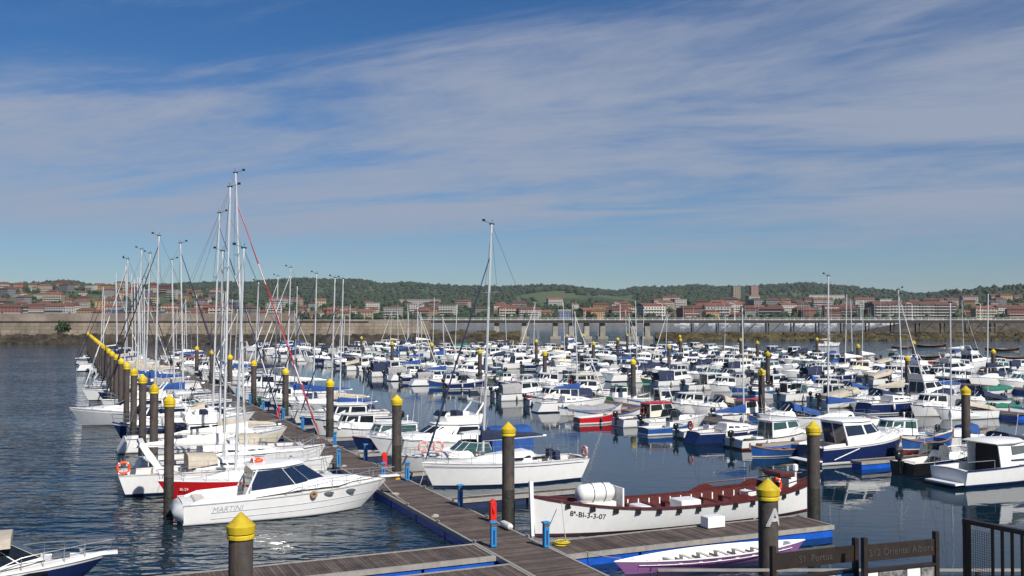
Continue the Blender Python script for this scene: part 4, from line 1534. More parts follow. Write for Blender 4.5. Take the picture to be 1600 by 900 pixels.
lampp.part('lamp_arm', MB().tube([(0, 0, 6.5), (-0.6, 0, 6.9), (-1.6, 0, 7.0)], 0.07, 5).mesh('lamp_arm', 'white_paint'))
lampp.part('lamp_head', MB().box(-2.2, -1.4, -0.2, 0.2, 6.92, 7.12).mesh('lamp_head', 'white_paint', 0))
for px in (969, 1035, 1148, 1345, 1425, 1532):
    lampp.place('street_lamp', 'white lamp post standing on the viaduct deck', 'lamp post', ((px - 800) / FPX * (YV + 3), YV + 3, 7.2), 0, 'lamps along the viaduct')

ml = empty('rubble_mole', (0, 372, 0))
tag(ml, 'low brown rubble stone mole in front of the viaduct', 'breakwater')
tag(obj('rock_bank', rubble(55, 260, 0, 9, 2.5, 5200, 'rock_weed', 6, (0.3, 0.75)), ml), kind='stuff')
obj('core', MB().add([(57, 7, -1), (260, 7, -1), (260, 8.5, 2.6), (60, 8.5, 2.6), (57, 19, -1), (260, 19, -1), (260, 16, 2.6), (60, 16, 2.6)], [(0, 1, 2, 3), (5, 4, 7, 6), (4, 0, 3, 7), (3, 2, 6, 7), (1, 5, 6, 2)]).mesh('core', 'rock_weed', 0), ml)
bank = empty('stone_embankment', (0, 470, 0))
tag(bank, 'dark stone embankment rising behind the viaduct at its landward end', 'embankment')
obj('slope', MB().add([(165, 0, -1), (420, 0, -1), (420, 10, 6.2), (205, 10, 6.2), (420, 40, 6.2), (205, 40, 6.2), (165, 40, -1)], [(0, 1, 2, 3), (3, 2, 4, 5), (0, 3, 5, 6)]).mesh('slope', 'rock_wet', 0), bank)


# ------------------------------------------------------------------ piles
def pile(h=5.0, r=0.29, wet=1.9, n=16):
    pr = Proto()
    pr.part('shaft', MB().lathe([(r, wet), (r, h - 0.42)], n).mesh('shaft', 'pile_steel'))
    pr.part('wet_band', MB().lathe([(r + 0.006, -0.6), (r + 0.012, wet * 0.6), (r + 0.004, wet)], n).mesh('wet_band', 'pile_wet'))
    pr.part('cap', MB().lathe([(r + 0.05, h - 0.40), (r + 0.06, h - 0.24), (r + 0.06, h - 0.22), (0.02, h - 0.22 + (r + 0.06) * 0.92)], n).mesh('cap', 'cap_yellow', 30))
    pr.part('cap_ring', MB().lathe([(r + 0.03, h - 0.55), (r + 0.045, h - 0.53), (r + 0.045, h - 0.45), (r + 0.03, h - 0.43)], n).mesh('cap_ring', 'cap_yellow', 30))
    return pr


inner_pile = pile(4.9)
outer_pile = pile(5.9, 0.24)
big_pile = pile(4.9, 0.30)
G = 'mooring piles with yellow cone caps'
pile_spots = [(42.2 + 16.9 * k, 18.8) for k in range(8)]
for k, (a, b) in enumerate(pile_spots):
    inner_pile.place('mooring_pile', ('brown mooring pile with yellow cone cap standing between the white sloop and the longboat' if k == 0 else 'brown mooring pile with yellow cone cap along the plank walkway'), 'pile', P(a, b), rnd.random() * 6, G)
inner_pile.place('mooring_pile', 'brown mooring pile with yellow cap at the end of the longboat pontoon', 'pile', P(*seen(1269, 657, 5.0)), 2.0)
for a, b in [seen(1507, 602, 5.0), seen(1189, 575, 5.0), seen(989, 560, 5.0), seen(851, 548, 5.0), seen(750, 545, 5.0), seen(675, 535, 5.0), seen(613, 533, 5.0), seen(565, 525, 5.0)]:
    inner_pile.place('mooring_pile', 'brown mooring pile with yellow cone cap beside the second walkway of motorboats', 'pile', P(a, b), rnd.random() * 6, 'piles of the second walkway')
for px, py in [(1417, 555), (1199, 548), (1045, 538), (927, 533), (838, 530), (1551, 545), (1340, 537), (1183, 532), (1063, 528), (965, 527), (885, 522), (1427, 532), (1276, 527), (1157, 528), (1062, 523), (980, 521), (911, 521)]:
    a, b = seen(px, py, 5.0)
    inner_pile.place('mooring_pile', 'dark mooring pile with yellow cone cap out among the far moored boats', 'pile', P(a, b), rnd.random() * 6, 'piles among the far boats')
LP0 = 52.4
for k in range(21):
    outer_pile.place('outer_pile', ('tall dark pile with yellow cap beside the stern of the white express cruiser' if k == 0 else 'tall dark pile with yellow cap in the long outer row beside open water'), 'pile', P(LP0 + 9.2 * k, 4.85), rnd.random() * 6, None if k == 0 else 'outer row of piles')
a, b = seen(379, 799, 5.0)
big_pile.place('mooring_pile', 'thick grey mooring pile with yellow cap beside the front plank pontoon', 'pile', P(a, b), 1.0)
a, b = seen(1198, 746, 5.0)
pa = big_pile.place('mooring_pile', 'thick mooring pile with yellow cap and a white letter A', 'pile', P(a, b), 0.0)
me = text_mesh('A', 0.74, 'white_paint', bold=0.02)
bmx = bmesh.new()
bmx.from_mesh(me)
bmesh.ops.triangulate(bmx, faces=bmx.faces[:])
for _ in range(2):
    bmesh.ops.subdivide_edges(bmx, edges=bmx.edges[:], cuts=1)
    bmesh.ops.triangulate(bmx, faces=bmx.faces[:])
bmx.to_mesh(me)
bmx.free()
for v in me.vertices:
    ang = -math.pi / 2 + R(24) + v.co.x / 0.3
    v.co = Vector((0.325 * math.cos(ang), 0.325 * math.sin(ang), 3.62 + v.co.y))
obj('letter', me, pa)


# ------------------------------------------------------------------ pontoons
def pontoon(label, a0, a1, b0, b1, along='a', planks=True, top=0.5, group=None, floats='float_blue', name='pontoon', plank=0.145, beam=0.12, solid=True):
    """deck at height top between a0..a1 and b0..b1; boards lie across its length"""
    e = empty(name, P((a0 + a1) / 2, (b0 + b1) / 2, 0), TH)
    tag(e, label, 'pontoon', group)
    la, lb = (a1 - a0), (b1 - b0)
    # local x = b, local y = a
    X, Y = lb / 2, la / 2
    mb = MB()
    if planks:
        if along == 'a':
            n = int(la / plank)
            for i in range(n):
                y = -Y + (i + 0.5) * la / n
                dz = rnd.uniform(-0.004, 0.004)
                mb.box(-X + beam, X - beam, y - plank * 0.46, y + plank * 0.46, top - 0.045 + dz, top + dz)
        else:
            n = int(lb / plank)
            for i in range(n):
                x = -X + (i + 0.5) * lb / n
                dz = rnd.uniform(-0.004, 0.004)
                mb.box(x - plank * 0.46, x + plank * 0.46, -Y + beam, Y - beam, top - 0.045 + dz, top + dz)
    else:
        mb.box(-X + beam, X - beam, -Y + 0.003, Y - 0.003, top - 0.05, top)
    tag(obj('planking', mb.mesh('planking', 'decking', 0), e), kind='stuff')
    if along == 'a':
        for s in (-1, 1):
            x0, x1 = sorted((s * X, s * (X - beam)))
            obj('edge_beam', MB().box(x0, x1, -Y, Y, top - 0.17, top + 0.022).mesh('edge_beam', 'beam_alu', 0), e)
    else:
        for s in (-1, 1):
            y0, y1 = sorted((s * Y, s * (Y - beam)))
            obj('edge_beam', MB().box(-X, X, y0, y1, top - 0.17, top + 0.022).mesh('edge_beam', 'beam_alu', 0), e)
        for s in (-1, 1):
            x0, x1 = sorted((s * (X + 0.004), s * (X - beam * 0.8)))
            obj('end_beam', MB().box(x0, x1, -Y + beam + 0.002, Y - beam - 0.002, top - 0.165, top + 0.018).mesh('end_beam', 'beam_alu', 0), e)
    ln = la if along == 'a' else lb
    n = max(1, int(ln / 3.0))
    for i in range(n):
        c = -ln / 2 + (i + 0.5) * ln / n
        g = ln / n / 2 - 0.06
        if along == 'a':
            mb = MB().box(-X + 0.06, X - 0.06, c - g, c + g, -0.25, top - 0.18, bev=0.04)
        else:
            mb = MB().box(c - g, c + g, -Y + 0.06, Y - 0.06, -0.25, top - 0.18, bev=0.04)
        obj('float', mb.mesh('float', floats, 0), e)
    return e


WA0, WA1 = 15.55, 18.1
k = 0
a = 26.0
while a < 236:
    near = a < 120
    pontoon({26.0: 'brown plank walkway section between the two front pontoons', 38.0: 'brown plank walkway section between the express cruiser and the longboat', 50.0: 'brown plank walkway section beside the white sloop bow', 62.0: 'brown plank walkway section beside the yacht with the red headsail'}.get(a, 'brown plank walkway section running out between the moored boats'), a, a + 11.96, WA0, WA1, 'a', near, group='sections of the plank walkway', name='walkway_pontoon')
    a += 12
pontoon('broad plank pontoon beside the white longboat', 35.0, 37.5, WA1 + 0.03, 31.6, 'b', name='finger_pontoon')
pontoon('plank pontoon in front of the white express cruiser', 36.0, 38.35, 0.5, WA0 - 0.03, 'b', name='finger_pontoon')
pontoon('plank landing with bright blue floats nearest the quay', 31.3, 34.75, 3.0, WA0 - 0.03, 'b', name='finger_pontoon')
for k in range(20):
    pontoon('narrow finger pontoon between boats on the open water side', LP0 + 0.35 + 9.2 * k, LP0 + 1.15 + 9.2 * k, 5.6, WA0 - 0.03, 'b', k < 5, group='outer finger pontoons', name='finger_pontoon', floats='float_dark')
for k in range(20):
    a = 47.6 + 9.0 * k
    pontoon('narrow finger pontoon between boats on the sheltered side', a, a + 0.85, WA1 + 0.03, 26.5, 'b', k < 5, group='inner finger pontoons', name='finger_pontoon', floats='float_dark')
ROWS = {'B': (53.3, 40, 290), 'C': (82.8, 66, 290), 'D': (111, 86, 280), 'E': (135.5, 104, 250), 'F': (160, 122, 238)}
ORD = {'B': 'second', 'C': 'third', 'D': 'fourth', 'E': 'fifth', 'F': 'sixth'}
for r, (b, a0, a1) in ROWS.items():
    a = a0
    while a < a1:
        pontoon('grey plank section of the %s walkway among moored motorboats' % ORD[r], a, a + 23.9, b - 1.1, b + 1.1, 'a', False, group='sections of the %s walkway' % ORD[r], name='walkway_pontoon')
        a += 24
pontoon('short finger pontoon with bright blue float beside the navy cruiser', 49.1, 50.1, 46.6, 52.1, 'b', name='finger_pontoon')
for k in range(11):
    pontoon('narrow finger pontoon of the second walkway', 58.8 + 9.5 * k, 59.5 + 9.5 * k, 46.4, 52.1, 'b', False, group='fingers of the second walkway', name='finger_pontoon', floats='float_dark')

# service posts and fire posts on the walkway
ped = Proto()
ped.part('column', MB().box(-0.11, 0.11, -0.10, 0.10, 0, 0.82, bev=0.02).mesh('column', 'post_blue', 0))
ped.part('slot_panel', MB().box(-0.035, 0.035, -0.112, -0.099, 0.12, 0.7).mesh('slot_panel', 'letter_navy', 0))
ped.part('lamp_window', MB().box(-0.11, 0.11, -0.09, 0.09, 0.82, 0.96).mesh('lamp_window', 'glass_grey', 0))
ped.part('hood', MB().box(-0.15, 0.15, -0.13, 0.13, 0.96, 1.04, bev=0.02).mesh('hood', 'post_blue', 0))
fire = Proto()
fire.part('cabinet', MB().box(-0.14, 0.14, -0.12, 0.12, 0, 0.9, bev=0.03).mesh('cabinet', 'post_red', 0))
fire.part('dome', MB().lathe([(0.12, 0), (0.10, 0.08), (0.03, 0.13)], 8, (0, 0, 0.9)).mesh('dome', 'post_red'))
PG = 'blue service posts on the walkway'
for (px, py, lb) in ((722, 789, None), (771, 853, 'blue service post at the corner of the front plank pontoon'), (857, 853, 'blue service post with yellow hose beside the longboat bow'), (637, 750, None), (599, 751, None), (573, 718, None), (530, 727, None), (524, 697, None), (484, 670, None), (452, 655, None), (470, 655, None), (430, 640, None), (415, 630, None), (398, 620, None)):
    a, b = seen(px, py, 0.5)
    ped.place('service_post', lb or 'bright blue service post standing along the plank walkway', 'service post', P(a, min(max(b, WA0 + 0.16), WA1 - 0.16), 0.523), TH + rnd.uniform(-0.1, 0.1), None if lb else PG)
for (px, py, lb) in ((603, 732, 'red fire post beside a pile on the plank walkway'), (776, 813, 'red fire hose cabinet on the walkway by the white sloop'), (436, 652, 'red fire post far along the plank walkway')):
    a, b = seen(px, py, 0.5)
    fire.place('fire_post', lb, 'fire post', P(a, min(max(b, WA0 + 0.16), WA1 - 0.16), 0.523), TH)
a, b = seen(783, 812, 0.5)
hb_ = tag(obj('hose_reel', MB().torus((0, 0, 0.55), 0.22, 0.05, 'x').mesh('hose_reel', 'post_red')), 'red hose reel hanging by the fire cabinet', 'hose reel')
hb_.location = P(a, WA1 - 0.18, 0.5)
hb_.rotation_euler = (0, 0, TH)
a, b = seen(877, 850, 0.5)
mb = MB()
for k in range(5):
    mb.torus((rnd.uniform(-0.04, 0.04), rnd.uniform(-0.04, 0.04), 0.03 + k * 0.035), 0.26 + rnd.uniform(-0.05, 0.05), 0.025, 'z', n=20, k=5)
hs = tag(obj('coiled_hose', mb.mesh('coiled_hose', 'rope_yellow')), 'coiled yellow hose lying on the plank pontoon', 'hose')
hs.location = P(a, b, 0.52)
ff = tag(obj('dock_fender', MB().lathe([(0.02, -0.5), (0.13, -0.42), (0.15, -0.3), (0.15, 0.3), (0.13, 0.42), (0.02, 0.5)], 10).mesh('dock_fender', 'fender_white')), 'cream cylinder fender lying at the walkway edge', 'fender')
a, b = seen(803, 820, 0.6)
ff.location = P(a, WA1 - 0.2, 0.68)
ff.rotation_euler = (R(90), 0, TH)
cl = Proto()
cl.part('cleat', MB().box(-0.03, 0.03, -0.16, 0.16, 0.06, 0.11, bev=0.015).box(-0.03, 0.03, -0.06, 0.06, 0, 0.07).mesh('cleat', 'beam_alu', 0))
for k in range(12):
    for b, nm in ((WA0 + 0.06, 'left'), (WA1 - 0.06, 'right')):
        cl.place('mooring_cleat', 'small grey mooring cleat bolted to the walkway edge', 'cleat', P(38.5 + 4.4 * k, b, 0.522), TH, 'cleats along the walkway')
for k in range(7):
    mb = MB()
    for q in range(3):
        mb.torus((rnd.uniform(-0.03, 0.03), rnd.uniform(-0.03, 0.03), 0.02 + q * 0.03), 0.15 + rnd.uniform(-0.03, 0.04), 0.02, 'z', n=14, k=4)
    c_ = tag(obj('coiled_rope', mb.mesh('coiled_rope', 'rope')), 'small coil of pale rope lying at the walkway edge', 'rope', 'rope coils on the walkway')
    c_.location = P(44 + k * 5.3 + rnd.uniform(-1, 1), rnd.choice((WA0 + 0.38, WA1 - 0.4)), 0.508)
bx = tag(obj('dock_box', MB().box(-0.45, 0.45, -0.28, 0.28, 0, 0.5, bev=0.03).mesh('dock_box', 'gel_white', 0)), 'white dock box step beside the longboat', 'box')
a, b = seen(1112, 822, 0.5)
bx.location = P(min(a, 37.0), b, 0.522)
bx.rotation_euler = (0, 0, TH)


# ------------------------------------------------------------------ the boats one can single out
def at_side(L, side, face, b_edge):
    """centre b of a boat whose end nearest the walkway lies at b_edge"""
    return b_edge - L / 2 if side == 'left' else b_edge + L / 2


HR = TH            # bow towards +b (right)
HL = TH + math.pi  # bow towards -b (left)


def put(pr, name, label, cat, a, b, heading, group=None, scale=1.0, roll=0.0):
    return pr.place(name, label, cat, P(a, b), heading, group, scale, roll)


def hull_text(pr, s, size, m, x, H, t, z, side=-1, shear=0.0):
    """lettering on the topside at x, following the plan of the hull"""
    me = text_mesh(s, size, m, shear)
    for v in me.vertices:
        lx = x + v.co.x * (1 if side < 0 else -1)
        tt = H.t(lx)
        zz = z + v.co.y + (H.z(tt) - H.z(H.t(x)))
        hb, zs = H.hb(tt), H.z(tt)
        wl = hb * (H.flare - (0.25 * tt ** 3 if not H.double else 0.15))
        y = wl + (hb - wl) * max(0, min(1, zz / zs)) ** 0.8
        v.co = Vector((lx, side * (y + 0.012 + v.co.z), zz))
    pr.part('lettering', me)


# express cruiser at the front of the outer side
def express_cruiser():
    pr = Proto()
    L, B = 10.4, 3.3
    H = Hull(L, B, 0.98, 1.42, tw=0.86, rake=1.5, p=2.0, flare=0.86, n=18, sheer=1.4)
    pr.part('hull', H.hull(WHITE, 0.08))
    pr.part('deck', H.deck(['deck_white', 'vinyl'], 0.05, 0.30, 0.35, 0.55, camber=0.1))
    pr.part('rubbing_strake', H.gunwale('gel_grey', 0.03))
    for z0, z1, r in ((0.50, 0.85, 0.012), (0.22, 0.50, 0.010)):
        for sg in (1, -1):
            pts = []
            for t in H.xs(0.12, 0.96, 16):
                z = z0 + (z1 - z0) * t
                hb, zs = H.hb(t), H.z(t)
                wl = hb * (H.flare - 0.25 * t ** 3)
                pts.append((-L / 2 + t * L - H.rake * t ** 4 * (1 - z / zs), sg * (wl + (hb - wl) * (z / zs) ** 0.8 + 0.004), z))
            pr.part('hull_stripe', MB().tube(pts, r * 1.6, 4).mesh('hull_stripe', 'letter_grey'))
    # swim platform and rounded stern
    pr.part('stern_moulding', MB().loft([[(x, y, z) for x, y in ((-L / 2 - k, -1.0), (-L / 2 + 0.02, -1.38), (-L / 2 + 0.02, 1.38), (-L / 2 - k, 1.0))] for z, k in ((0.16, 0.05), (0.28, 0.32), (0.62, 0.42), (0.9, 0.22), (0.98, 0.02))]).mesh('stern_moulding', 'gel_white', 50))
    pr.part('stern_bench', MB().box(-L / 2 + 0.55, -L / 2 + 1.15, -1.15, 1.15, 0.57, 1.1, bev=0.08).mesh('stern_bench', 'vinyl', 0))
    for sg in (1, -1):
        pr.part('cockpit_coaming', MB().loft([[(x, sg * (H.hb(H.t(x)) - 0.10 - q), z) for q, z in ((0, 0.98), (0.0, 1.02 + hh), (0.16, 1.04 + hh), (0.2, 0.98))] for x, hh in ((-4.9, 0.0), (-4.3, 0.20), (-2.4, 0.26), (-1.9, 0.34))]).mesh('cockpit_coaming', 'gel_white', 30))
    # cabin
    lo = ring8(-2.15, 2.05, 1.36, 0.95, 0.9, 1.1, xm=0.3, zf=1.5)
    hi = ring8(-1.95, 0.55, 1.12, 0.78, 0.6, 2.42, xm=-0.6, zf=2.5)
    cab = house(pr, lo, hi, 'gel_white', 'glass_navy', (0.26, 0.94), panels=(0, 1, 2, 3, 4, 5, 6), roof=0.16, ov=0.14, aft='open', margin=0.012)
    sl = ring8(0.3, 4.3, 1.2, 0.45, 1.1, 1.30, zf=1.5)
    sh = ring8(0.5, 3.6, 0.95, 0.36, 0.9, 1.72, zf=1.62)
    pr.part('foredeck_trunk', MB().loft([sl, sh, [(p[0] * 0.95, p[1] * 0.6, p[2] + 0.08) for p in sh]]).mesh('foredeck_trunk', 'gel_white', 40))
    for x in (1.7, 2.9):
        t = H.t(x)
        ring = [(x + 0.26 * math.cos(q * math.pi / 6), -(H.hb(t) - 0.06 + 0.09), 1.08 + 0.09 * math.sin(q * math.pi / 6)) for q in range(12)]
        ring2 = [(p[0] - 0.03 * 0, p[1] + 0.12, p[2]) for p in ring]
        pr.part('porthole', MB().loft([ring, ring2]).mesh('porthole', 'glass_grey', 0))
    pr.part('bow_platform', MB().box(L / 2 - 0.5, L / 2 + 0.55, -0.22, 0.22, 1.46, 1.56, bev=0.03).mesh('bow_platform', 'gel_white', 0))
    pr.part('anchor', MB().tube([(L / 2 + 0.5, 0, 1.42), (L / 2 + 0.1, 0, 1.36)], 0.04, 5).box(L / 2 + 0.35, L / 2 + 0.6, -0.16, 0.16, 1.3, 1.36).mesh('anchor', 'gel_yellow', 0))
    pr.part('bow_rail', H.rail(0.46, 0.985, 0.55, posts=7, over=0.5))
    lifebuoy(pr, (-1.5, 0.2, 2.72), 'z')
    for sg in (-1, 1):
        pr.part('hardtop_strut', MB().tube([(-1.75, sg * 1.15, 2.45), (-2.3, sg * 1.3, 1.3)], 0.05, 6).mesh('hardtop_strut', 'gel_white'))
    pr.part('searchlight', MB().lathe([(0.02, 0), (0.07, 0.03), (0.09, 0.12), (0.05, 0.2)], 8, (0.1, 0, 2.66)).mesh('searchlight', 'steel'))
    antenna(pr, -1.7, 0.9, 2.5, 2.6, 0.5)
    f = MB().torus((0.9, -(H.hb(H.t(0.9)) + 0.05), 1.1), 0.12, 0.07, 'y', 10, 6)
    pr.part('rope_bundle', f.mesh('rope_bundle', 'teak'))
    hull_text(pr, 'MARTINI', 0.36, 'letter_grey', -3.2, H, 0, 0.60, shear=0.25)
    return pr


put(express_cruiser(), 'express_cruiser', 'white express cruiser with wraparound dark windows and orange lifebuoy on its roof', 'motorboat', 50.45, 10.4, HR)

red = sail_boat(9.2, ('gel_white', 'gel_white', 'gel_red', 'gel_red'), 13.6, None, None, mast_x=0.06, hood=None, stripe='gel_white', fb=(1.0, 1.15), trake=0.3, spread=1, boom=True)
hull_text(red, 'BI-29', 0.2, 'white_paint', 3.3, red.H, 0, 0.62, side=1)
put(red, 'sailing_boat', 'red hulled sailing boat lying between two white boats', 'sailboat', 56.0, 9.2, HL)
archb = sail_boat(12.2, ('antifoul', 'gel_navy', 'gel_white', 'gel_white'), 17.4, 'canvas_white', None, None, rake=-0.25, hood='canvas_beige', mast_x=-0.03, ports=8, stripe='gel_grey', fb=(1.15, 1.35), wheel=True, trake=0.4, arch=True, ring=(-1.2, 'y', 'orange_ring'), jib_top=0.9)
put(archb, 'sailing_yacht', 'white sailing yacht with a stern arch and orange lifebuoy beside the outer piles', 'sailboat', 59.7, 8.9, HR)
y1 = sail_boat(11.5, ('antifoul', 'gel_navy', 'gel_white', 'gel_white'), 19.0, 'canvas_white', 'canvas_red', 'canvas_white', rake=0.75, hood='canvas_white', mast_x=0.05, fb=(1.1, 1.35), jib_top=0.9)
put(y1, 'sailing_yacht', 'white sailing yacht with a tall mast and a red furled headsail', 'sailboat', 65.2, 10.1, HR)
y2 = sail_boat(10.2, WHITE, 14.2, 'canvas_beige', None, rake=0.1, hood='canvas_beige', mast_x=0.04)
put(y2, 'sailing_yacht', 'white sailing yacht with beige boom cover and spray hood', 'sailboat', 69.0, 10.0, HL)
y3 = sail_boat(11.6, WHITE, 17.6, 'canvas_white', 'canvas_navy', 'canvas_white', rake=-0.4, hood='canvas_navy', mast_x=0.03, deck='deck_white')
put(y3, 'sailing_yacht', 'white sailing yacht with a navy furled headsail bound in white', 'sailboat', 77.6, 9.9, HR)
tr = fly_boat(9.8, ('antifoul_red', 'gel_white', 'gel_cream', 'gel_white'))
TH_ = Hull(9.8, 9.8 * 0.34, 1.0, 1.65, tw=0.9, rake=1.1, p=2.1)
hull_text(tr, 'Tritón II', 0.34, 'letter_grey', -0.6, TH_, 0, 0.7)
put(tr, 'flybridge_cruiser', 'cream hulled flybridge cruiser with grey name lettering', 'motorboat', 74.0, 10.2, HR)
gb = Hull(11, 3.5, 1.1, 1.7)
grey_bow = fly_boat(10.8, ('antifoul_red', 'gel_grey', 'gel_grey', 'gel_white'))
put(grey_bow, 'flybridge_cruiser', 'grey and white cruiser with its bow jutting past the outer piles', 'motorboat', 97.2, 5.9, HL)

# white sloop on the sheltered side
sloop = sail_boat(10.3, ('antifoul', 'gel_navy', 'gel_white', 'gel_white'), 15.3, 'canvas_navy', 'canvas_navy', None, rake=0.55, hood=None, mast_x=0.13, ports=4, stripe='gel_grey', fb=(1.25, 1.45), wheel=True, trake=0.55, ring=(1.0, 'x', 'pink_ring'), jib_top=0.88)
for sg in (-0.45, 0.45):
    sloop.part('seat_cover', MB().loft([[(-3.4 + q, sg + y, z) for y, z in ((-0.3, 1.2), (0.3, 1.2), (0.2, 1.75), (-0.2, 1.75))] for q in (0, 0.15, 0.3)]).mesh('seat_cover', 'canvas_navy', 40))
sH = sloop.H
for sg in (1, -1):
    sloop.part('hull_stripe', MB().tube([(x, sg * (y * 0.985 + 0.02), z - 0.17) for x, y, z in [(p[0], abs(p[1]), p[2]) for p in sH.sheerline(0, 0, 0.04, 0.985, 16)]], 0.014, 4).mesh('hull_stripe', 'letter_navy'))
for x in (-1.8, -0.4):
    sloop.part('portlight', MB().box(x - 0.38, x + 0.38, sH.hb(sH.t(x)) * 0.62, sH.hb(sH.t(x)) * 0.62 + 0.1, 1.42, 1.56).mesh('portlight', 'glass_dark', 0))
put(sloop, 'sailing_yacht', 'white sloop with navy boom cover and pink lifebuoy at its stern', 'sailboat', 54.3, 18.75 + 5.15, HL)
crz = cuddy_boat(9.4, ('antifoul', 'gel_navy', 'gel_white', 'gel_white'), 'glass_teal', None, False, hardtop=True, out=False)
lifebuoy(crz, (3.2, 1.1, 1.75), 'y', 'pink_ring')
lifebuoy(crz, (2.3, 1.3, 1.75), 'y', 'pink_ring')
canopy(crz, -4.3, -1.4, 1.3, 1.0, 1.1, 1.7, 1.6, 'canvas_blue')
put(crz, 'cabin_cruiser', 'white cabin cruiser with two pink lifebuoys and a blue cockpit tent', 'motorboat', 59.8, 18.9 + 4.7, HL)
put(fly_boat(10.5, canvas='canvas_navy'), 'flybridge_cruiser', 'white flybridge cruiser with navy helm seat cover moored beyond the sloop', 'motorboat', 66.0, 19.1 + 5.2, HL)
dk = wheelhouse_boat(7.8, ('antifoul', 'gel_white', 'gel_navy', 'gel_navy'), out=False, glass='glass_teal', aft='glass', strake='maroon_wood')
put(dk, 'pilot_boat', 'navy hulled pilot boat with teal windows tied by the walkway', 'motorboat', 70.3, 19.0 + 3.9, HL)


# traditional white longboat
def longboat():
    pr = Proto()
    L = 16.6
    H = Hull(L, 3.3, 1.45, 1.75, double=True, p=2.7, sheer=2.3, dip=0.98, rake=0.2, flare=0.9, n=30, draft=0.4)
    pr.part('hull', H.hull(('antifoul_red', 'maroon_wood', 'gel_white', 'gel_white'), 0.05))
    pr.part('inner_deck', H.deck(['maroon_wood', 'gel_white'], 0.13, 0.9, 0.16, 0.32))
    mb = MB()
    for sg in (1, -1):
        rings = []
        for (x, y, z) in H.sheerline(0, 0, 0.005, 0.995, 30, sg):
            rings.append([(x, y - 0.10 * sg, z - 0.02), (x, y + 0.05 * sg, z - 0.02), (x, y + 0.05 * sg, z + 0.07), (x, y - 0.10 * sg, z + 0.07)])
        mb.loft(rings)
    pr.part('gunwale', mb.mesh('gunwale', 'maroon_wood', 30))
    for sg in (-1, 1):           # freeing ports under the gunwale
        for k in range(14):
            x = -7.0 + k * 1.06
            t = H.t(x)
            z = H.z(t)
            pr.part('freeing_port', MB().box(x - 0.13, x + 0.13, min(sg * (H.hb(t) - 0.02), sg * (H.hb(t) + 0.018)), max(sg * (H.hb(t) - 0.02), sg * (H.hb(t) + 0.018)), z - 0.24, z - 0.03).mesh('freeing_port', 'gel_black', 0))
    pr.part('stem_post', MB().add([(L / 2 - 0.12, -0.07, -0.3), (L / 2 + 0.02, -0.07, -0.3), (L / 2 + 0.12, -0.07, 2.45), (L / 2 - 0.06, -0.07, 2.45), (L / 2 - 0.12, 0.07, -0.3), (L / 2 + 0.02, 0.07, -0.3), (L / 2 + 0.12, 0.07, 2.45), (L / 2 - 0.06, 0.07, 2.45)], [(0, 1, 2, 3), (7, 6, 5, 4), (1, 5, 6, 2), (4, 0, 3, 7), (3, 2, 6, 7)]).mesh('stem_post', 'gel_white', 0))
    for k in range(9):
        x = -5.2 + k * 1.12
        hb = H.hb(H.t(x)) - 0.17
        pr.part('thwart', MB().box(x - 0.13, x + 0.13, -hb, hb, H.z(H.t(x)) - 0.28, H.z(H.t(x)) - 0.22).mesh('thwart', 'maroon_wood', 0))
    for sg in (-1, 1):
        for k in range(18):
            x = -6.2 + k * 0.62
            t = H.t(x)
            y = sg * (H.hb(t) - 0.2)
            pr.part('rib', MB().box(x - 0.03, x + 0.03, min(y, y - sg * 0.05), max(y, y - sg * 0.05), 0.62, H.z(t) - 0.06).mesh('rib', 'white_paint', 0))
    lr = pr.part('liferaft', MB().loft([[(5.1 + x, 0.1 + r * math.cos(q * math.pi / 6), 1.72 + r * math.sin(q * math.pi / 6)) for q in range(12)] for x, r in ((-0.95, 0.1), (-0.9, 0.3), (-0.75, 0.42), (-0.3, 0.45), (0.3, 0.45), (0.75, 0.42), (0.9, 0.3), (0.95, 0.1))]).mesh('liferaft', 'gel_white', 50))
    for x in (4.75, 5.35):
        pr.part('strap', MB().torus((x, 0.1, 1.72), 0.455, 0.018, 'x').mesh('strap', 'rigging'), lr)
    pr.part('raft_chock', MB().box(4.2, 6.0, -0.3, 0.5, 1.1, 1.32).mesh('raft_chock', 'gel_white', 0))
    pr.part('raft_board', MB().box(3.95, 4.03, -0.6, 0.8, 1.0, 1.95).mesh('raft_board', 'gel_white', 0))
    pr.part('bollard', MB().lathe([(0.09, 0), (0.09, 0.5), (0.12, 0.52), (0.12, 0.62), (0.03, 0.66)], 8, (3.5, -0.4, 0.95)).mesh('bollard', 'gel_white'))
    pr.part('engine_box', MB().box(-0.5, 0.6, -0.5, 0.5, 0.33, 1.05, bev=0.04).mesh('engine_box', 'gel_white', 0))
    pr.part('mast_step_seat', MB().box(2.3, 2.9, -0.5, 0.5, 0.33, 0.95, bev=0.04).mesh('mast_step_seat', 'gel_white', 0))
    for sg in (-1, 1):           # raised maroon wash boards with hand rail aft
        wb_ = MB()
        rings = []
        for (x, hh) in ((-1.2, 0.0), (-1.9, 0.28), (-2.3, 0.3), (-2.7, 0.12), (-4.2, 0.12), (-4.6, 0.3), (-5.0, 0.3), (-5.4, 0.14), (-7.2, 0.2)):
            t = H.t(x)
            y, z = sg * (H.hb(t) - 0.03), H.z(t) + 0.065
            rings.append([(x, y, z), (x, y - sg * 0.06, z), (x, y - sg * 0.06, z + hh), (x, y, z + hh)])
        wb_.loft(rings)
        w_ = pr.part('wash_board', wb_.mesh('wash_board', 'maroon_wood', 30))
        pr.part('hand_rail', MB().tube([(x, sg * (H.hb(H.t(x)) - 0.06), H.z(H.t(x)) + 0.42) for x in (-2.1, -3.2, -4.8, -6.2, -7.4)], 0.03, 5).mesh('hand_rail', 'maroon_wood'), w_)
    lifebuoy(pr, (-4.2, 1.45, 1.62), 'y', 'orange_ring', 0.32)
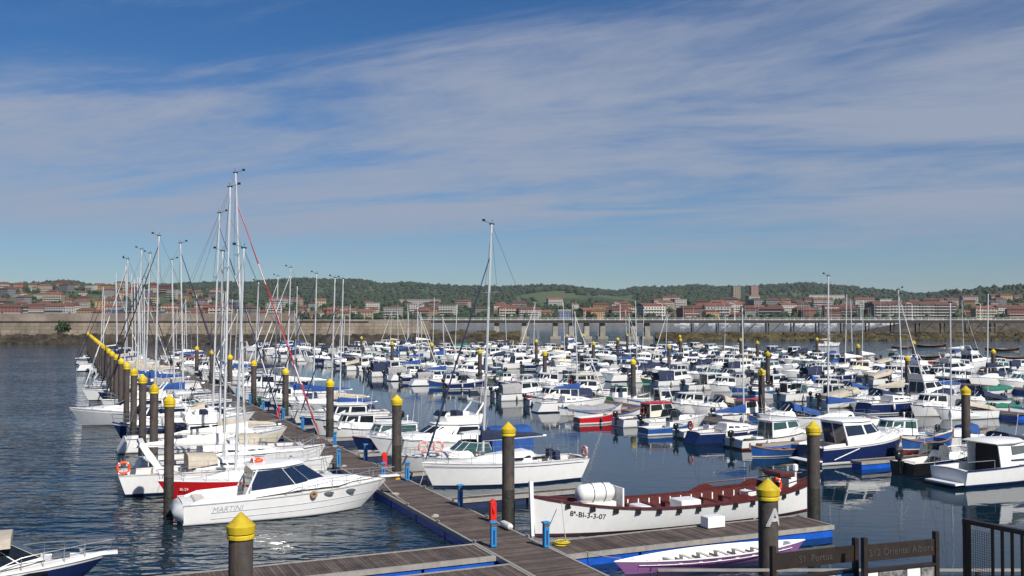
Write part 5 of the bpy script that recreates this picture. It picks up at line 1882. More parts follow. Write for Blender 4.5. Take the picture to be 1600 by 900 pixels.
    pr.part('canvas_roll', MB().box(-3.6, -3.0, 0.2, 0.9, 0.8, 1.3, bev=0.05).mesh('canvas_roll', 'canvas_white', 0))
    pr.part('helm_console', MB().box(-6.4, -5.9, -0.4, 0.4, 0.33, 1.7, bev=0.05).mesh('helm_console', 'gel_white', 0))
    pr.part('awning_roll', MB().box(-6.1, -5.2, -0.7, 0.6, 1.75, 2.0, bev=0.06).mesh('awning_roll', 'maroon_wood', 0))
    pr.part('tiller_light', MB().lathe([(0.06, 0), (0.06, 0.7), (0.14, 0.72), (0.14, 1.0), (0.04, 1.05)], 8, (-6.9, -0.3, 1.2)).mesh('tiller_light', 'white_paint'))
    hull_text(pr, '8ª-BI-3-3-07', 0.33, 'letter_black', 5.9, H, 0, 0.78, side=1)
    return pr


put(longboat(), 'longboat', 'long white open boat with maroon gunwale and registration number on its bow', 'longboat', 40.75, 19.3 + 8.3, HL)


def rowing_boat():
    pr = Proto()
    L = 9.2
    H = Hull(L, 1.75, 0.5, 0.52, double=True, p=2.0, sheer=2.4, dip=0.46, rake=0.5, flare=0.75, n=24, draft=0.12)
    pr.part('hull', H.hull(('gel_purple', 'gel_purple', 'gel_purple', 'gel_white'), 0.05, rows=(0.3, 0.6, 0.92)))
    pr.part('inner_deck', H.deck(['gel_white', 'vinyl'], 0.1, 0.9, 0.06, 0.12))
    pr.part('gunwale', H.gunwale('gel_white', 0.03))
    for k in range(8):
        x = -3.1 + k * 0.85
        hb = H.hb(H.t(x)) - 0.06
        pr.part('thwart', MB().box(x - 0.09, x + 0.09, -hb, hb, 0.30, 0.34).mesh('thwart', 'vinyl', 0))
        pr.part('foot_stretcher', MB().box(x + 0.3, x + 0.34, -hb * 0.8, hb * 0.8, 0.14, 0.26).mesh('foot_stretcher', 'rigging', 0))
    for sg in (-1, 1):
        pts = H.sheerline(0, -0.16, 0.1, 0.9, 14, sg)
        pr.part('hull_stripe', MB().tube([(x, y * 0.965, z) for x, y, z in pts], 0.018, 4).mesh('hull_stripe', 'gel_white'))
    pr.part('bailer', MB().box(1.9, 2.2, -0.3, 0.1, 0.14, 0.3, bev=0.03).mesh('bailer', 'post_blue', 0))
    return pr


put(rowing_boat(), 'rowing_boat', 'long purple rowing boat with white interior beside the plank pontoon', 'rowing boat', 33.35, 23.9, HL)


# cruiser in the bottom corner
def corner_cruiser():
    pr = Proto()
    L, B = 8.4, 2.9
    H = Hull(L, B, 0.95, 1.2, tw=0.88, rake=1.3, p=2.0, n=16, sheer=1.5)
    pr.part('hull', H.hull(('antifoul', 'gel_white', 'gel_navy', 'gel_white')))
    pr.part('deck', H.deck(['deck_white', 'vinyl'], 0.04, 0.42, 0.25, 0.45, camber=0.12))
    pr.part('rubbing_strake', H.gunwale('gel_white', 0.035))
    lo = ring8(-1.3, 2.1, 1.2, 0.85, 0.7, 1.02, zf=1.25)
    hi = ring8(-1.2, 0.95, 1.05, 0.7, 0.5, 1.85, zf=1.9)
    house(pr, lo, hi, 'gel_white', 'glass_dark', (0.15, 0.97), roof=0, aft='open', margin=0.03)
    canopy(pr, -3.4, 1.0, 1.2, 1.8, 1.9, 0.55, 0.32, 'canvas_beige')
    pr.part('hatch', MB().box(2.3, 2.9, -0.3, 0.3, 1.24, 1.31, bev=0.02).mesh('hatch', 'glass_grey', 0))
    pr.part('bow_rail', H.rail(0.58, 0.985, 0.5, posts=5, over=0.35))
    pr.part('anchor_winch', MB().lathe([(0.1, 0), (0.08, 0.12), (0.11, 0.22), (0.02, 0.25)], 8, (3.3, 0, 1.25)).mesh('anchor_winch', 'steel'))
    pr.part('bow_platform', MB().box(L / 2 - 0.35, L / 2 + 0.3, -0.16, 0.16, 1.18, 1.26).mesh('bow_platform', 'gel_white', 0))
    for sg in (1, -1):
        pr.part('side_window', MB().loft([[(x, sg * (H.hb(H.t(x)) * 0.985), z0), (x, sg * (H.hb(H.t(x)) * 1.0 + 0.012), z0 + h_)] for x, z0, h_ in ((-0.8, 0.66, 0.3), (0.6, 0.74, 0.26), (2.2, 0.88, 0.12))], closed=False).mesh('side_window', 'glass_dark', 0))
    return pr


put(corner_cruiser(), 'cabin_cruiser', 'white cruiser with beige canopy and bow rail heading out past the front pontoon', 'motorboat', 39.7, 1.6 - 4.2, HR)


# navy sided cruiser on the second walkway
def navy_cruiser():
    pr = Proto()
    L, B = 8.3, 2.95
    H = Hull(L, B, 1.15, 1.6, tw=0.9, rake=0.8, p=2.2, n=16, sheer=1.5)
    pr.part('hull', H.hull(('gel_navy', 'gel_white', 'gel_navy', 'gel_white'), 0.16))
    pr.part('deck', H.deck(['deck_white', 'teak'], 0.04, 0.3, 0.25, 0.5, camber=0.1))
    pr.part('rubbing_strake', H.gunwale('gel_white', 0.05))
    lo = ring8(-1.9, 2.0, 1.22, 0.95, 0.6, 1.15, xm=-0.1, zf=1.5)
    hi = ring8(-2.3, 0.75, 1.08, 0.85, 0.5, 2.75, xm=-0.7, zf=2.7)
    house(pr, lo, hi, 'gel_white', 'glass_navy', (0.42, 0.86), panels=(0, 1, 2, 3, 4, 5, 6), roof=0.16, ov=0.12, aft='glass', margin=0.06)
    tl = ring8(1.3, 3.6, 1.0, 0.45, 0.7, 1.4, zf=1.6)
    thh = ring8(1.3, 3.0, 0.85, 0.4, 0.6, 1.85, zf=1.72)
    pr.part('foredeck_trunk', MB().loft([tl, thh]).mesh('foredeck_trunk', 'gel_white', 30))
    pr.part('swim_platform', MB().box(-L / 2 - 0.8, -L / 2 + 0.02, -1.2, 1.2, 0.22, 0.34, bev=0.04).mesh('swim_platform', 'gel_white', 0))
    for sg in (1, -1):
        pr.part('quarter_panel', MB().loft([[(x, sg * (H.hb(H.t(x)) - 0.06 - q), z) for q, z in ((0, 1.1), (0, 1.15 + hh), (0.14, 1.15 + hh), (0.14, 1.1))] for x, hh in ((-4.1, 0.1), (-3.4, 0.2), (-2.3, 0.25))]).mesh('quarter_panel', 'gel_white', 30))
        pr.part('white_flash', MB().tube([(-3.2, sg * (H.hb(0.12) * 0.935), 0.35), (-1.2, sg * (H.hb(0.36) * 0.985), 1.02)], 0.035, 4).mesh('white_flash', 'gel_white'))
    pr.part('bow_rail', H.rail(0.55, 0.985, 0.5, posts=5))
    return pr


put(navy_cruiser(), 'cabin_cruiser', 'navy and white cruiser with arched side windows beside a blue float', 'motorboat', 52.6, 49.6, HR)


def hardtop_boat():
    pr = Proto()
    L, B = 9.0, 3.0
    H = Hull(L, B, 1.0, 1.5, tw=0.9, rake=0.8, p=2.2, n=16)
    pr.part('hull', H.hull(('gel_navy', 'gel_navy', 'gel_white', 'gel_white'), 0.16))
    pr.part('deck', H.deck(['deck_white', 'deck_grey'], 0.03, 0.5, 0.22, 0.4, camber=0.08))
    pr.part('rubbing_strake', H.gunwale('gel_navy', 0.05))
    # open backed cabin: side walls, front and roof
    for sg in (1, -1):
        pr.part('cabin_side', MB().add([(-1.6, sg * 1.2, 0.95), (1.6, sg * 1.0, 1.15), (0.75, sg * 0.92, 2.35), (-1.75, sg * 1.1, 2.35), (-1.6, sg * 1.14, 0.95), (1.6, sg * 0.94, 1.15), (0.75, sg * 0.86, 2.35), (-1.75, sg * 1.04, 2.35)], [(0, 1, 2, 3), (7, 6, 5, 4), (0, 4, 5, 1), (1, 5, 6, 2), (2, 6, 7, 3), (3, 7, 4, 0)]).mesh('cabin_side', 'gel_white', 0))
        pr.part('window', MB().add([(-0.55, sg * 1.125, 1.72), (1.02, sg * 0.985, 1.76), (0.72, sg * 0.945, 2.18), (-0.6, sg * 1.085, 2.2), (-0.55, sg * 1.05, 1.72), (1.02, sg * 0.95, 1.76), (0.72, sg * 0.9, 2.18), (-0.6, sg * 1.0, 2.2)], [(0, 1, 2, 3), (7, 6, 5, 4), (0, 4, 5, 1), (1, 5, 6, 2), (2, 6, 7, 3), (3, 7, 4, 0)]).mesh('window', 'glass_grey', 0))
        pr.part('side_flash', MB().box(-0.7, 0.9, min(sg * 1.15, sg * 1.06), max(sg * 1.15, sg * 1.06), 1.35, 1.43).mesh('side_flash', 'letter_navy', 0))
    pr.part('windscreen', MB().add([(1.6, -0.94, 1.2), (1.6, 0.94, 1.2), (0.75, 0.86, 2.32), (0.75, -0.86, 2.32), (1.52, -0.94, 1.2), (1.52, 0.94, 1.2), (0.67, 0.86, 2.32), (0.67, -0.86, 2.32)], [(0, 1, 2, 3), (7, 6, 5, 4), (0, 3, 7, 4), (1, 5, 6, 2), (3, 2, 6, 7), (0, 4, 5, 1)]).mesh('windscreen', 'glass_dark', 0))
    pr.part('hardtop', MB().loft([[(p[0], p[1], 2.36) for p in ring8(-2.0, 0.95, 1.2, 0.95, 0.3, 0)], [(p[0], p[1], 2.42) for p in ring8(-2.05, 1.0, 1.23, 0.98, 0.3, 0)], [(p[0] * 0.9, p[1] * 0.8, 2.54) for p in ring8(-2.0, 0.95, 1.2, 0.95, 0.3, 0)]]).mesh('hardtop', 'gel_white', 40))
    pr.part('painted_cabin_shade', MB().box(-1.1, -1.06, -1.05, 1.05, 0.42, 2.34).mesh('painted_cabin_shade', 'canvas_black', 0))  # black sheet added to stand in for the shade inside the open cabin
    pr.part('bulkhead', MB().box(0.55, 0.62, -0.95, 0.95, 0.4, 1.75).mesh('bulkhead', 'maroon_wood', 0))
    pr.part('helm_seat', MB().box(-0.6, -0.1, -0.9, -0.3, 0.42, 1.15, bev=0.05).mesh('helm_seat', 'cushion_dark', 0))
    tl = ring8(1.2, 3.9, 1.05, 0.5, 0.8, 1.1, zf=1.4)
    thh = ring8(1.3, 3.3, 0.9, 0.45, 0.6, 1.62, zf=1.6)
    ft = pr.part('foredeck_trunk', MB().loft([tl, thh]).mesh('foredeck_trunk', 'gel_white', 30))
    pr.part('window', MB().slab(pane(tl, thh, 0, 0.2, 0.9, 0.3, 0.8)).mesh('window', 'glass_grey', 0), ft)
    pr.part('swim_platform', MB().box(-L / 2 - 0.7, -L / 2 + 0.02, -1.1, 1.1, 0.2, 0.3).mesh('swim_platform', 'gel_white', 0))
    pr.part('stern_rail', MB().tube([(-4.3, -1.2, 1.0), (-4.3, -1.2, 1.5), (-2.2, -1.25, 1.5), (-2.2, -1.25, 1.0)], 0.02, 5).tube([(-4.3, -1.2, 1.5), (-4.3, 1.2, 1.5), (-4.3, 1.2, 1.0)], 0.02, 5).mesh('stern_rail', 'steel'))
    pr.part('bow_rail', H.rail(0.6, 0.985, 0.5, posts=5))
    return pr


put(hardtop_boat(), 'cabin_cruiser', 'old white motorboat with dark open backed hardtop cabin and navy gunwale stripe', 'motorboat', 42.6, 47.0 + 4.5, HR)
blk = cuddy_boat(6.4, ('gel_black', 'gel_black', 'gel_black', 'gel_black'), 'glass_grey', None, strake='gel_black', cab='gel_white')
put(blk, 'speedboat', 'black hulled speedboat with grey windscreen next to the open backed motorboat', 'motorboat', 46.5, 50.6, HR)
tb = trad_boat(5.2, 'gel_blue', 'gel_blue')
tb_ = tb.place('dinghy', 'blue double ended dinghy propped up on the second walkway', 'dinghy', P(50.6, 53.9, 0.82), TH + 0.05)
put(trad_boat(5.6, 'gel_blue', 'gel_blue'), 'dinghy', 'blue open dinghy with red bottom between the navy cruiser and the pilot boat', 'dinghy', 56.6, 46.4, HR)
put(wheelhouse_boat(7.2, ('gel_black', 'antifoul_red', 'gel_white', 'gel_white'), glass='glass_teal', roof_m='gel_white', aft='glass', strake='gel_black'), 'pilot_boat', 'white pilot boat with tall teal glass door beside the blue dinghy', 'motorboat', 60.6, 48.8, HR)
ds = sail_boat(7.6, ('antifoul', 'gel_navy', 'gel_navy', 'gel_white'), 10.5, 'canvas_blue', None, rake=0.1, hood=None, mast_x=0.12, spread=1, fb=(0.9, 1.15), ring=(0.8, 'x', 'orange_ring'))
put(ds, 'sailing_boat', 'navy hulled sailing boat with bright blue boom cover and red lifebuoy', 'sailboat', 64.2, 48.0, HR)
put(open_boat(5.4, ('gel_black', 'gel_black', 'gel_white', 'gel_white'), None), 'open_boat', 'small white and black open boat beside the navy sailing boat', 'motorboat', 67.4, 47.6, HR)
bo = open_boat(5.0, ('antifoul', 'gel_white', 'gel_blue', 'gel_white'), None, out=None)
put(bo, 'open_boat', 'blue hulled open boat with white rim astern of the white cabin boats', 'motorboat', 70.4, 46.0, HR)
put(wheelhouse_boat(7.0, WHITE, 'gel_cream', 'glass_dark', 'gel_red', ring=True, aft='open', canvas=None), 'pilot_boat', 'cream pilot boat with a red cabin roof', 'motorboat', 76.6, 48.2, HR)
put(open_boat(4.2, ('antifoul', 'gel_white', 'gel_red', 'gel_red'), None, out=None, console=False), 'dinghy', 'small red dinghy tied astern of the covered launch', 'dinghy', 79.8, 44.4, HR)
put(trad_boat(7.8, 'gel_white', 'teak', cover=None, wood='teak'), 'launch', 'white wooden launch with varnished decks', 'motorboat', 83.5, 47.8, HR)
put(trad_boat(7.2, 'gel_white', 'teak', cover='canvas_grey', wood='teak'), 'launch', 'white launch under a grey tarpaulin', 'motorboat', 87.2, 47.8, HR)
put(open_boat(5.8, ('antifoul', 'gel_white', 'gel_yellow', 'gel_yellow'), None), 'open_boat', 'yellow hulled open boat behind the navy cruiser', 'motorboat', 62.5, 59.2, HL)
ms = sail_boat(8.4, WHITE, 13.2, 'canvas_blue', None, rake=0.15, hood=None, mast_x=0.1, spread=1)
put(ms, 'sailing_boat', 'white sailing boat with blue boom cover behind the navy cruiser', 'sailboat', 66.4, 60.2, HL)
put(sail_boat(7.4, WHITE, 10.8, 'canvas_white', None, rake=0.05, hood='canvas_blue', spread=1), 'sailing_boat', 'small white sailing boat with blue spray hood by the second walkway pile', 'sailboat', 53.2, 59.6, HL)
put(trad_boat(5.8, 'gel_blue', 'gel_blue', cover='canvas_blue'), 'dinghy', 'blue dinghy under a blue cover beyond the second walkway', 'dinghy', 72.6, 58.6, HL)

# ------------------------------------------------------------------ the rows of look-alikes
KINDS = []


def kind(weight, name, label, cat, full, lite, L, sail=False):
    KINDS.append(dict(w=weight, name=name, label=label, cat=cat, full=full, lite=lite, L=L, sail=sail, n=0))


NB = ('antifoul', 'gel_white', 'gel_navy', 'gel_white')
BB = ('antifoul', 'gel_white', 'gel_blue', 'gel_white')
GB = ('antifoul_red', 'gel_white', 'gel_white', 'gel_white')
SBL = ('antifoul', 'gel_blue', 'gel_white', 'gel_white')
GRN = ('antifoul', 'gel_white', 'gel_green', 'gel_white')


def two(fn, **kw):
    return fn(lod=0, **kw), fn(lod=1, **kw)


for w, lb, kw in (
        (9, 'white wheelhouse motorboat with dark windows and black outboard', dict(L=6.4)),
        (6, 'white wheelhouse motorboat with teal windows and red bottom', dict(L=6.8, hull=GB, glass='glass_teal', aft='glass')),
        (4, 'navy hulled wheelhouse motorboat with white cabin', dict(L=6.6, hull=NB, glass='glass_navy', out=False)),
        (4, 'white wheelhouse motorboat with navy cockpit tent', dict(L=6.8, canvas='canvas_navy')),
        (1.6, 'white wheelhouse motorboat with bright blue cockpit tent', dict(L=6.6, canvas='canvas_blue', hull=SBL)),
        (3, 'cream wheelhouse motorboat with orange lifebuoy', dict(L=6.6, wall='gel_cream', ring=True, out=False)),
        (2, 'white wheelhouse motorboat with green hull band', dict(L=6.2, hull=GRN, strake='gel_green')),
        (2, 'white wheelhouse motorboat with red cabin roof', dict(L=6.3, roof_m='gel_red', hull=GB)),
        (3, 'white wheelhouse motorboat with grey cockpit tent', dict(L=6.4, canvas='canvas_grey'))):
    kind(w, 'wheelhouse_boat', lb, 'motorboat', *two(wheelhouse_boat, **kw), kw['L'])
for w, lb, kw in (
        (8, 'white cuddy cabin motorboat with dark windscreen', dict(L=6.6)),
        (5, 'white cuddy cabin motorboat under a navy canopy', dict(L=6.8, cover='canvas_navy', glass='glass_navy')),
        (3, 'white cuddy cabin motorboat under a beige canopy', dict(L=6.8, cover='canvas_beige')),
        (1.4, 'white cuddy cabin motorboat under a bright blue canopy', dict(L=6.4, cover='canvas_blue')),
        (4, 'white cuddy cabin motorboat with radar arch', dict(L=7.4, arch=True, glass='glass_navy', out=False)),
        (4, 'white motorboat with hardtop over teal windscreen', dict(L=7.0, hardtop=True, glass='glass_teal')),
        (3, 'navy hulled cuddy cabin motorboat', dict(L=6.6, hull=NB)),
        (2, 'white cuddy cabin motorboat under a white canopy', dict(L=6.8, cover='canvas_white'))):
    kind(w, 'cuddy_boat', lb, 'motorboat', *two(cuddy_boat, **kw), kw['L'])
for w, lb, kw in (
        (4, 'white open motorboat with centre console', dict(L=5.4)),
        (1.6, 'white open boat under a blue cover', dict(L=5.2, cover='canvas_blue')),
        (2, 'white open boat under a grey cover', dict(L=5.2, cover='canvas_grey')),
        (1.5, 'open boat under a green cover', dict(L=5.2, cover='canvas_green')),
        (3, 'blue hulled open motorboat', dict(L=5.2, hull=BB)),
        (1.2, 'red hulled open motorboat', dict(L=5.0, hull=('antifoul', 'gel_white', 'gel_red', 'gel_white')))):
    kind(w, 'open_boat', lb, 'motorboat', *two(open_boat, **kw), kw['L'])
for w, lb, kw in (
        (3, 'traditional blue fishing boat with white wheelhouse', dict(L=6.8, m='gel_blue', cabin=True)),
        (2, 'traditional white fishing boat with wheelhouse and blue gunwale', dict(L=6.8, m='gel_white', cabin=True)),
        (1.3, 'traditional green fishing boat with wheelhouse', dict(L=6.6, m='gel_green', cabin=True)),
        (1.3, 'traditional black open boat with wooden thwarts', dict(L=6.2, m='gel_black')),
        (1.3, 'traditional red open boat with wooden thwarts', dict(L=5.4, m='gel_red'))):
    kind(w, 'fishing_boat', lb, 'fishing boat', *two(trad_boat, **kw), kw['L'])
kind(3, 'flybridge_boat', 'white flybridge motorboat with raised helm', 'motorboat', *two(fly_boat, L=8.6), 8.6)
for w, lb, kw in (
        (3, 'white sailing boat with navy boom cover', dict(L=8.2, mast=11.5, cover='canvas_navy', hood='canvas_navy', jib=None, spread=1)),
        (3, 'white sailing boat with blue boom cover', dict(L=7.6, mast=10.6, cover='canvas_blue', hood=None, jib='canvas_white', spread=1)),
        (2, 'white sailing boat with white boom cover', dict(L=8.0, mast=11.0, cover='canvas_white', hood='canvas_grey', jib=None, spread=1)),
        (1.5, 'navy hulled sailing boat with beige boom cover', dict(L=8.0, mast=11.4, hull=('antifoul', 'gel_white', 'gel_navy', 'gel_white'), cover='canvas_beige', hood=None, jib='canvas_white', spread=1))):
    kind(w * 1.0, 'sailing_boat', lb, 'sailboat', *two(sail_boat, **kw), kw['L'], True)
BIGSAIL = []
for lb, kw in (
        ('large white sailing yacht with navy boom cover', dict(L=10.5, mast=15.0, cover='canvas_navy', hood='canvas_navy', jib=None)),
        ('large white sailing yacht with white boom cover and blue headsail edge', dict(L=10.8, mast=15.4, cover='canvas_white', hood='canvas_blue', jib='canvas_white', jib_edge='canvas_blue')),
        ('large white sailing yacht with beige boom cover', dict(L=9.8, mast=14.2, cover='canvas_beige', hood='canvas_beige', jib=None)),
        ('large navy hulled sailing yacht with blue boom cover', dict(L=10.2, mast=14.8, hull=('antifoul', 'gel_white', 'gel_navy', 'gel_white'), cover='canvas_blue', hood='canvas_navy', jib='canvas_navy')),
        ('large white sailing yacht with black headsail cover', dict(L=10.0, mast=14.6, cover='canvas_grey', hood='canvas_grey', jib='canvas_black', rake=0.2))):
    f, l = two(sail_boat, **kw)
    BIGSAIL.append(dict(name='sailing_yacht', label=lb, cat='sailboat', full=f, lite=l, L=kw['L']))


def in_view(p, margin=1.05):
    return p.y > 20 and abs(p.x) < 0.5143 * p.y * margin + 3


def drop(kd, a, b_end, side, flip=False, scale=1.0, where='in the rows'):
    """side 'left': boat lies on the -b side of a walkway with its near end at b_end"""
    L = kd['L'] * scale
    b = b_end - L / 2 if side == 'left' else b_end + L / 2
    p = P(a, b)
    if not in_view(p):
        return None
    hd = HR if side == 'left' else HL
    if flip:
        hd += math.pi
    pr = kd['full'] if p.y < 150 else kd['lite']
    o = pr.place(kd['name'], kd['label'] + ' ' + where, kd['cat'], p, hd + rnd.gauss(0, 0.03), kd['label'] + ' ' + where, scale, rnd.gauss(0, 0.012))
    o.scale = (scale * rnd.uniform(0.93, 1.1), scale * rnd.uniform(0.94, 1.08), scale * rnd.uniform(0.9, 1.1))
    return o


def pick(sail_ok=True, maxL=99):
    ks = [k for k in KINDS if (sail_ok or not k['sail']) and k['L'] <= maxL]
    return rnd.choices(ks, [k['w'] for k in ks])[0]


# outer side of the first walkway: yachts and cruisers, two to a bay
SAILA = {129: 18.4, 143: 16.5, 170: 16, 204: 16.5}
for k in range(20):
    for off in (3.2, 7.1):
        a = LP0 + 9.2 * k + off
        if a < 82 or abs(a - 97.2) < 2.6 or a > 236:
            continue
        if rnd.random() < 0.52:
            kd = BIGSAIL[rnd.randrange(5)]
        else:
            kd = pick()
            while kd['L'] < 6.4:
                kd = pick()
        sc = rnd.uniform(0.98, 1.2) if kd['L'] > 9 else rnd.uniform(1.1, 1.35)
        fl = rnd.random() < 0.35
        far_out = fl and rnd.random() < 0.5
        drop(kd, a, WA0 - 0.35 - (2.5 if far_out else 0), 'left', fl, sc, 'beside the outer piles')
# inner side of the first walkway
for k in range(20):
    for off in (3.0, 6.8):
        a = 47.6 + 9.0 * k + off
        if a < 73 or a > 234:
            continue
        r = rnd.random()
        if abs(a - 102) < 2 or abs(a - 114) < 2:
            kd = BIGSAIL[0 if a < 108 else 1]
            sc = 1.0
        elif r < 0.3:
            kd = BIGSAIL[rnd.randrange(5)]
            sc = rnd.uniform(0.8, 1.0)
        else:
            kd = pick()
            sc = rnd.uniform(1.0, 1.3)
        drop(kd, a, WA1 + 0.5, 'right', rnd.random() < 0.25, sc, 'inside the first walkway')
# the inner walkways
for r, (b, a0, a1) in ROWS.items():
    for side in ('left', 'right'):
        if r == 'F' and side == 'right':
            continue
        a = a0 + 3
        if r == 'B':
            a = 91.0 if side == 'left' else 76.0
        while a < a1:
            gap = rnd.uniform(3.1, 4.1) if r in 'BC' else rnd.uniform(3.5, 5.0)
            if rnd.random() < (0.93 if r in 'BC' else 0.86):
                drop(pick(), a, b - 1.4 if side == 'left' else b + 1.4, side, rnd.random() < 0.3, rnd.uniform(0.92, 1.12), ('before' if side == 'left' else 'behind') + ' the %s walkway' % ORD[r])
            a += gap
for a, k in ((44.5, 3), (48.6, 10), (57.2, 1), (70.0, 12)):
    drop(KINDS[k], a, 54.7, 'right', False, 1.08, 'behind the second walkway')
for a, k in ((73.4, 9),):
    drop(KINDS[k], a, 51.9, 'left', False, 1.0, 'before the second walkway')

# boats lying at moorings in the open water beyond
moor = [(1293, 541, BIGSAIL[2], 0.2), (1500, 558, BIGSAIL[1], 0.1)]
for px, py, kd, h in moor:
    a, b = seen(px, py, 0)
    kd['full'].place('sailing_yacht', 'white sailing yacht swinging at a mooring before the rubble mole' if px < 1400 else 'white sailing yacht at a mooring off the end of the rows', 'sailboat', P(a, b), h, None, 0.85)
dark = trad_boat(7.5, 'gel_black', 'gel_black')
for px, py in ((1452, 543), (1411, 545), (1447, 560), (1565, 549), (1585, 562)):
    a, b = seen(px, py, 0)
    dark.place('rowing_boat', 'dark open boat at a mooring in the open water before the rubble mole', 'rowing boat', P(a, b), rnd.uniform(-0.2, 0.3), 'dark boats at moorings', rnd.uniform(0.9, 1.4))
# masts of the far marina below the town
farsail = sail_boat(11, WHITE, 17, None, None, lod=1, hood=None, spread=1)
for i in range(26):
    px = rnd.uniform(1060, 1500)
    y = rnd.uniform(860, 945)
    farsail.place('sailing_yacht', 'white sailing yacht in the distant marina below the town', 'sailboat', ((px - 800) / FPX * y, y, 0), rnd.uniform(-0.5, 0.5), 'yachts of the distant marina', rnd.uniform(0.8, 1.3))


# ------------------------------------------------------------------ mooring lines of the front boats
def line(label, pts, r=0.018, m='rope', sag=0.15):
    out = []
    for p, q in zip(pts, pts[1:]):
        p, q = Vector(p), Vector(q)
        for k in range(7):
            t = k / 6
            v = p.lerp(q, t)
            v.z -= sag * 4 * t * (1 - t)
            if k < 6 or q == Vector(pts[-1]):
                out.append(v)
    o = tag(obj('mooring_line', MB().tube(out, r, 5).mesh('mooring_line', m)), label, 'rope')
    return o


line('slack grey mooring line from the express cruiser bow to the walkway', [P(50.2, 15.1, 1.4), P(47.2, 15.65, 0.6)])
line('mooring line from the longboat bow to its pontoon', [P(39.9, 20.4, 1.55), P(37.4, 19.3, 0.56)])
line('mooring line from the longboat side to the pontoon cleat', [P(39.15, 28.5, 0.95), P(37.4, 26.4, 0.56)])
line('crossed mooring line from the longboat quarter to the pontoon', [P(39.3, 31.8, 1.0), P(37.4, 29.0, 0.56)])
line('mooring line from the sloop bow to the walkway', [P(54.3, 19.0, 1.4), P(52.4, 18.0, 0.58)])
line('mooring line from the purple rowing boat to the pontoon edge', [P(33.4, 19.6, 0.6), P(35.05, 19.0, 0.56)], sag=0.05)

# ------------------------------------------------------------------ the quay in front: railing and notice boards
structure('quay', MB().box(-30, 34, -12, 9.0, -2, 5.6).mesh('quay', 'concrete', 0))


def board(label, xa, ya, xb, yb, ztop, text, posters):
    d = Vector((xb - xa, yb - ya, 0))
    w = d.length
    e = empty('notice_board', (xa, ya, 5.6), math.atan2(d.y, d.x))
    tag(e, label, 'notice board')
    h = ztop - 5.6
    for x in (0, w):
        obj('post', MB().box(x - 0.026, x + 0.026, -0.03, 0.03, 0, h).mesh('post', 'iron_brown', 0), e)
    hd = obj('header_plate', MB().box(0.028, w - 0.028, -0.012, 0.012, h - 0.27, h - 0.085).mesh('header_plate', 'iron_brown', 0), e)
    tm = text_mesh(text, 0.112, mat('letter_faint', (0.055, 0.05, 0.048), 0.6).name, thick=0.002)
    t = obj('lettering', tm, hd)
    t.matrix_local = Matrix.Translation((w / 2, -0.016, h - 0.215)) @ Matrix.Rotation(R(90), 4, 'X')
    obj('frame_bar', MB().box(0.028, w - 0.028, -0.035, 0.035, h - 0.385, h - 0.36).mesh('frame_bar', 'iron_brown', 0), e)
    bk = obj('backing', MB().box(0.03, w - 0.03, -0.01, 0.01, h - 1.3, h - 0.387).mesh('backing', 'board_back', 0), e)
    for x0, x1, z0, z1, m in posters:
        obj('poster', MB().box(w * x0, w * x1, -0.016, -0.0105, h - 0.387 - z1, h - 0.387 - z0).mesh('poster', m, 0), bk)
    return e


def at_depth(px, py, d):
    return ((px - 800) / FPX * d, d, 10 - (py - 490) / FPX * d)


x0, y0, z0 = at_depth(1205, 851, 11.3)
x1, y1, z1 = at_depth(1333, 838, 11.9)
# both posts stand equally tall, so the far one is set back until its top lies at the same height
d1 = (10 - z0) * FPX / (838 - 490)
board('dark steel notice board with a blue poster in front of the lettered pile', x0, y0, (1333 - 800) / FPX * d1, d1, z0, 'S1  Portua', [(0.12, 0.3, 0.02, 0.5, 'paper_grey'), (0.33, 0.62, 0.02, 0.5, 'paper_grey'), (0.64, 0.74, 0.02, 0.45, 'paper_white'), (0.75, 0.97, 0.015, 0.5, 'paper_blue')])
x0, y0, z0 = at_depth(1347, 838, 11.4)
d1 = (10 - z0) * FPX / (828 - 490)
board('dark steel notice board pinned with grey and white papers', x0, y0, (1458 - 800) / FPX * d1, d1, z0, 'S12 Oriental Albora', [(0.03, 0.17, 0.015, 0.5, 'paper_white'), (0.045, 0.15, 0.03, 0.085, 'letter_black') if False else (0.19, 0.54, 0.015, 0.3, 'paper_grey'), (0.35, 0.53, 0.1, 0.5, 'paper_cyan'), (0.58, 0.76, 0.01, 0.5, 'paper_white'), (0.78, 0.95, 0.015, 0.5, 'paper_grey')])


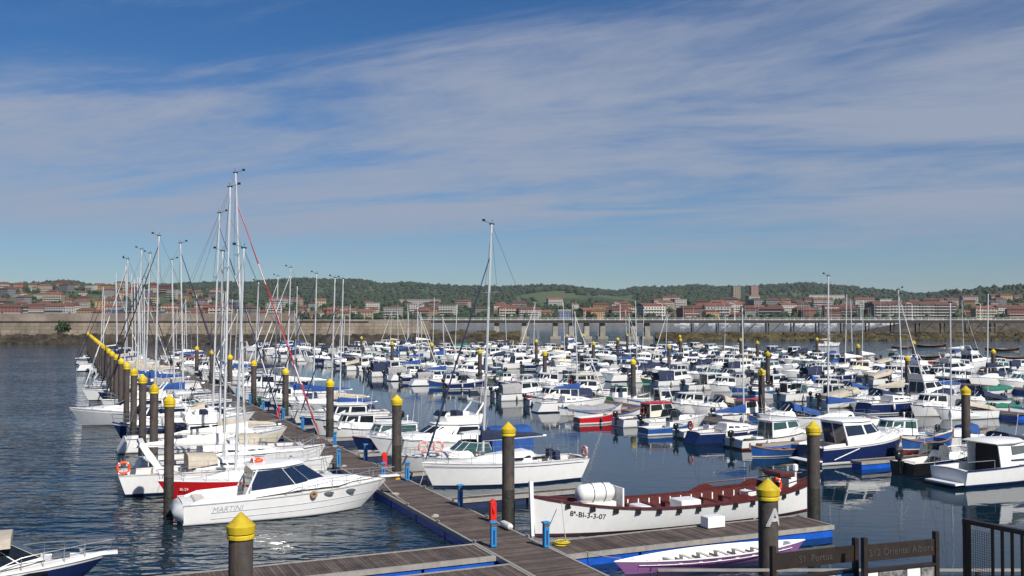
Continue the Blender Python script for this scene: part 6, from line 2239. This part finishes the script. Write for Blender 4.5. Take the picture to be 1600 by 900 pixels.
def railing():
    xa, ya, zt = at_depth(1506, 809, 10.4)
    d2 = (10 - zt) * FPX / (828 - 490)
    xb, yb = (1604 - 800) / FPX * d2, d2
    d = Vector((xb - xa, yb - ya, 0))
    w = d.length
    e = empty('railing', (xa, ya, 5.6), math.atan2(d.y, d.x))
    tag(e, 'dark steel railing with upright bars at the edge of the quay', 'railing')
    h = zt - 5.6
    obj('handrail', MB().box(-0.03, w + 1.4, -0.03, 0.03, h - 0.045, h).mesh('handrail', 'iron_brown', 0), e)
    obj('post', MB().box(-0.03, 0.0, -0.025, 0.025, 0, h - 0.046).mesh('post', 'iron_brown', 0), e)
    k = 0
    x = 0.03
    obj('baluster', MB().box(x - 0.013, x + 0.013, -0.013, 0.013, 0, h - 0.046).mesh('baluster', 'iron_brown', 0), e)
    x = 0.29
    while x < w + 1.3:
        obj('baluster', MB().box(x - 0.012, x + 0.012, -0.012, 0.012, 0, h - 0.046).mesh('baluster', 'iron_brown', 0), e)
        x += 0.105
    mb = MB()
    for i in range(9):
        xx = 0.05 + i * 0.025
        mb.box(xx - 0.0015, xx + 0.0015, -0.0015, 0.0015, h - 1.0, h - 0.1)
    for i in range(36):
        zz = h - 0.1 - i * 0.025
        mb.box(0.045, 0.27, -0.0035, -0.0016, zz - 0.0015, zz + 0.0015)
    tag(obj('wire_mesh', mb.mesh('wire_mesh', 'iron_brown', 0), e), kind='stuff')


railing()


def gangway_rail():
    e = empty('handrail', (0, 0, 5.6))
    tag(e, 'low grey steel handrail of two bars running behind the notice boards', 'handrail')
    zs = (10 - (886 - 490) / FPX * 13.2) - 5.6
    xa, xb = (985 - 800) / FPX * 13.2, (1700 - 800) / FPX * 13.2
    obj('rail', MB().box(xa + 0.35, xb, 13.18, 13.22, zs - 0.03, zs).mesh('rail', 'beam_alu', 0), e)
    obj('rail', MB().box(xa, xb, 13.18, 13.22, zs - 0.13, zs - 0.09).mesh('rail', 'iron_brown', 0), e)
    for k in range(6):
        x = xa + 0.36 + k * 1.4
        obj('post', MB().box(x - 0.02, x + 0.02, 13.17, 13.23, -2.0, zs - 0.031).mesh('post', 'iron_brown', 0), e)
    obj('platform', MB().box(xa, xb, 9.0, 13.3, -2.2, -1.9).mesh('platform', 'concrete', 0), e)


gangway_rail()


# ------------------------------------------------------------------ air
hz = bpy.data.materials.new('sea_haze')
hz.use_nodes = True
hz.node_tree.nodes.clear()
pv = hz.node_tree.nodes.new('ShaderNodeVolumePrincipled')
pv.inputs['Color'].default_value = (0.80, 0.88, 1.0, 1)
pv.inputs['Density'].default_value = 0.00005
pv.inputs['Anisotropy'].default_value = 0.2
ho = hz.node_tree.nodes.new('ShaderNodeOutputMaterial')
hz.node_tree.links.new(pv.outputs[0], ho.inputs['Volume'])
MATS['haze'] = hz
tag(obj('haze', MB().box(-7000, 7000, -80, 5800, -6, 240).mesh('haze', 'haze', 0)), 'thin blue sea haze over the harbour and the far hills', 'haze', kind='stuff')
